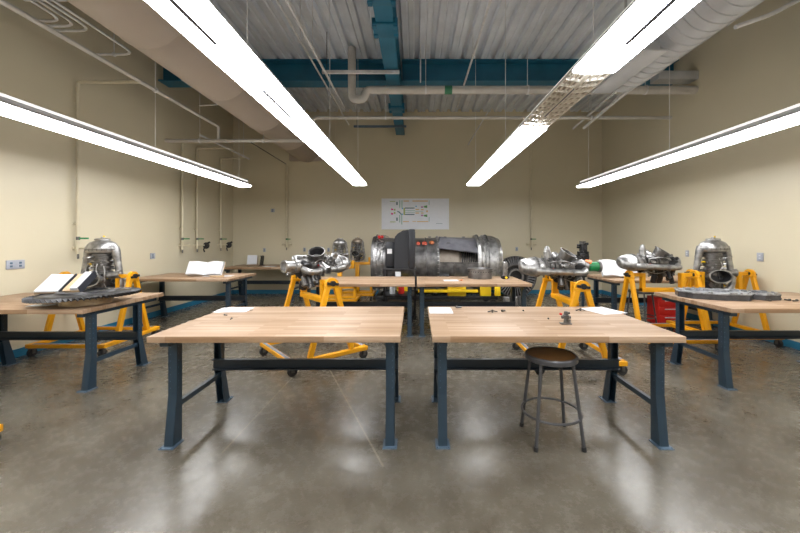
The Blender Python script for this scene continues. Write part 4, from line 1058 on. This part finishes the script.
# castings on the right bench
def casting(label, loc, rz, pts, h, holes):
    t = thing('cast_cover', label, 'engine part', loc, rz)
    b = MB(); b.prism(pts, 0.0, h, 'xy'); b.build('tray', cas_m, t)
    cx = sum(p[0] for p in pts) / len(pts); cy = sum(p[1] for p in pts) / len(pts)
    b = MB(); b.prism([((p[0] - cx) * 1.03 + cx, (p[1] - cy) * 1.04 + cy) for p in pts], h, h + 0.012, 'xy'); rimb = b
    b = MB()
    for (x, y, r) in holes: b.lathe([(r * 0.72, h + 0.012), (r, h + 0.012), (r, h + 0.035), (r * 0.72, h + 0.035)], 28, Matrix.Translation((x, y, 0)) @ Matrix.Diagonal((1.5, 1, 1, 1)), closed=True)
    b.build('port_ring', cas2_m, t)
    b = MB()
    for (x, y, r) in holes: b.lathe([(0, h + 0.0125), (r * 0.74, h + 0.0125), (r * 0.74, h + 0.014), (0, h + 0.014)], 24, Matrix.Translation((x, y, 0)) @ Matrix.Diagonal((1.5, 1, 1, 1)))
    b.build('port_recess', blk_m, t)
    b = rimb; n0 = len(b.bm.faces); R = random.Random(int(loc[0] * 100))
    for k in range(26):
        i = R.randrange(len(pts)); q = R.random(); a = Vector(pts[i]); c = Vector(pts[(i + 1) % len(pts)]); p = a.lerp(c, q); p = p * 0.94 + Vector((cx, cy)) * 0.06
        b.cyl((p.x, p.y, h + 0.01), (p.x, p.y, h + 0.024), R.uniform(0.009, 0.017), 8)
    b.mark(n0).build('rim', cas2_m, t).data.materials.append(sil_m); return t
casting('larger flat grey cast cover with oval ports on the right bench', (3.10, 4.10, Z0), -0.2,
        [(0.0, 0.12), (0.08, -0.04), (0.35, -0.12), (0.60, -0.10), (0.70, 0.02), (0.72, 0.20), (0.60, 0.36), (0.30, 0.40), (0.06, 0.32)], 0.062, [(0.40, 0.13, 0.085), (0.17, 0.16, 0.05), (0.58, 0.16, 0.045)])
casting('smaller flat grey cast cover on the right bench, right of the larger', (3.80, 3.99, Z0), -0.1,
        [(0.0, 0.0), (0.08, -0.06), (0.26, -0.03), (0.30, 0.08), (0.27, 0.22), (0.06, 0.26), (0.0, 0.18)], 0.055, [(0.14, 0.10, 0.05)])
for px, py, lab in ((731, 299.5, 'small black cover plate before the castings on the right bench, left of two'), (746.5, 299.5, 'small black cover plate before the castings on the right bench, right of two')):
    x, y = tp(px, py); b = MB(); b.box(-0.055, 0.055, -0.035, 0.035, 0.0, 0.010, 0.003); b.box(-0.03, 0.03, -0.02, 0.02, 0.010, 0.016, 0.003)
    o = tag(b.build('cover_plate', blk_m), lab, 'engine part'); o.location = (x, y + 0.0, Z0); o.rotation_euler = (0, 0, 0.15)
for i, (px, py) in enumerate(((768, 301), (779, 299.5), (787, 300.5), (795, 301.5))):
    bit(('small grey bolt on the right bench, leftmost of the four', 'small grey bolt on the right bench, second of the four', 'small grey bolt on the right bench, third of the four', 'small grey bolt on the right bench, nearest the frame edge')[i], px, py, 1.3)

# ------------------------------------------------------------------ camera, world
cam = bpy.data.cameras.new('camera'); co = bpy.data.objects.new('camera', cam); C.objects.link(co)
co.location = (0, 0, H); co.rotation_euler = (PI / 2, 0, 0)
cam.sensor_width = 36; cam.lens = F / 800 * 36; cam.shift_x = -15 / 800; cam.shift_y = -26.5 / 800; cam.clip_end = 60
S.camera = co
w = bpy.data.worlds.new('world'); S.world = w; w.use_nodes = True
w.node_tree.nodes['Background'].inputs[0].default_value = (0.05, 0.05, 0.05, 1); w.node_tree.nodes['Background'].inputs[1].default_value = 0.2
S.view_settings.view_transform = 'Standard'; S.view_settings.look = 'None'; S.view_settings.gamma = 1.0; S.view_settings.exposure = 0.0
S.view_settings.use_curve_mapping = False
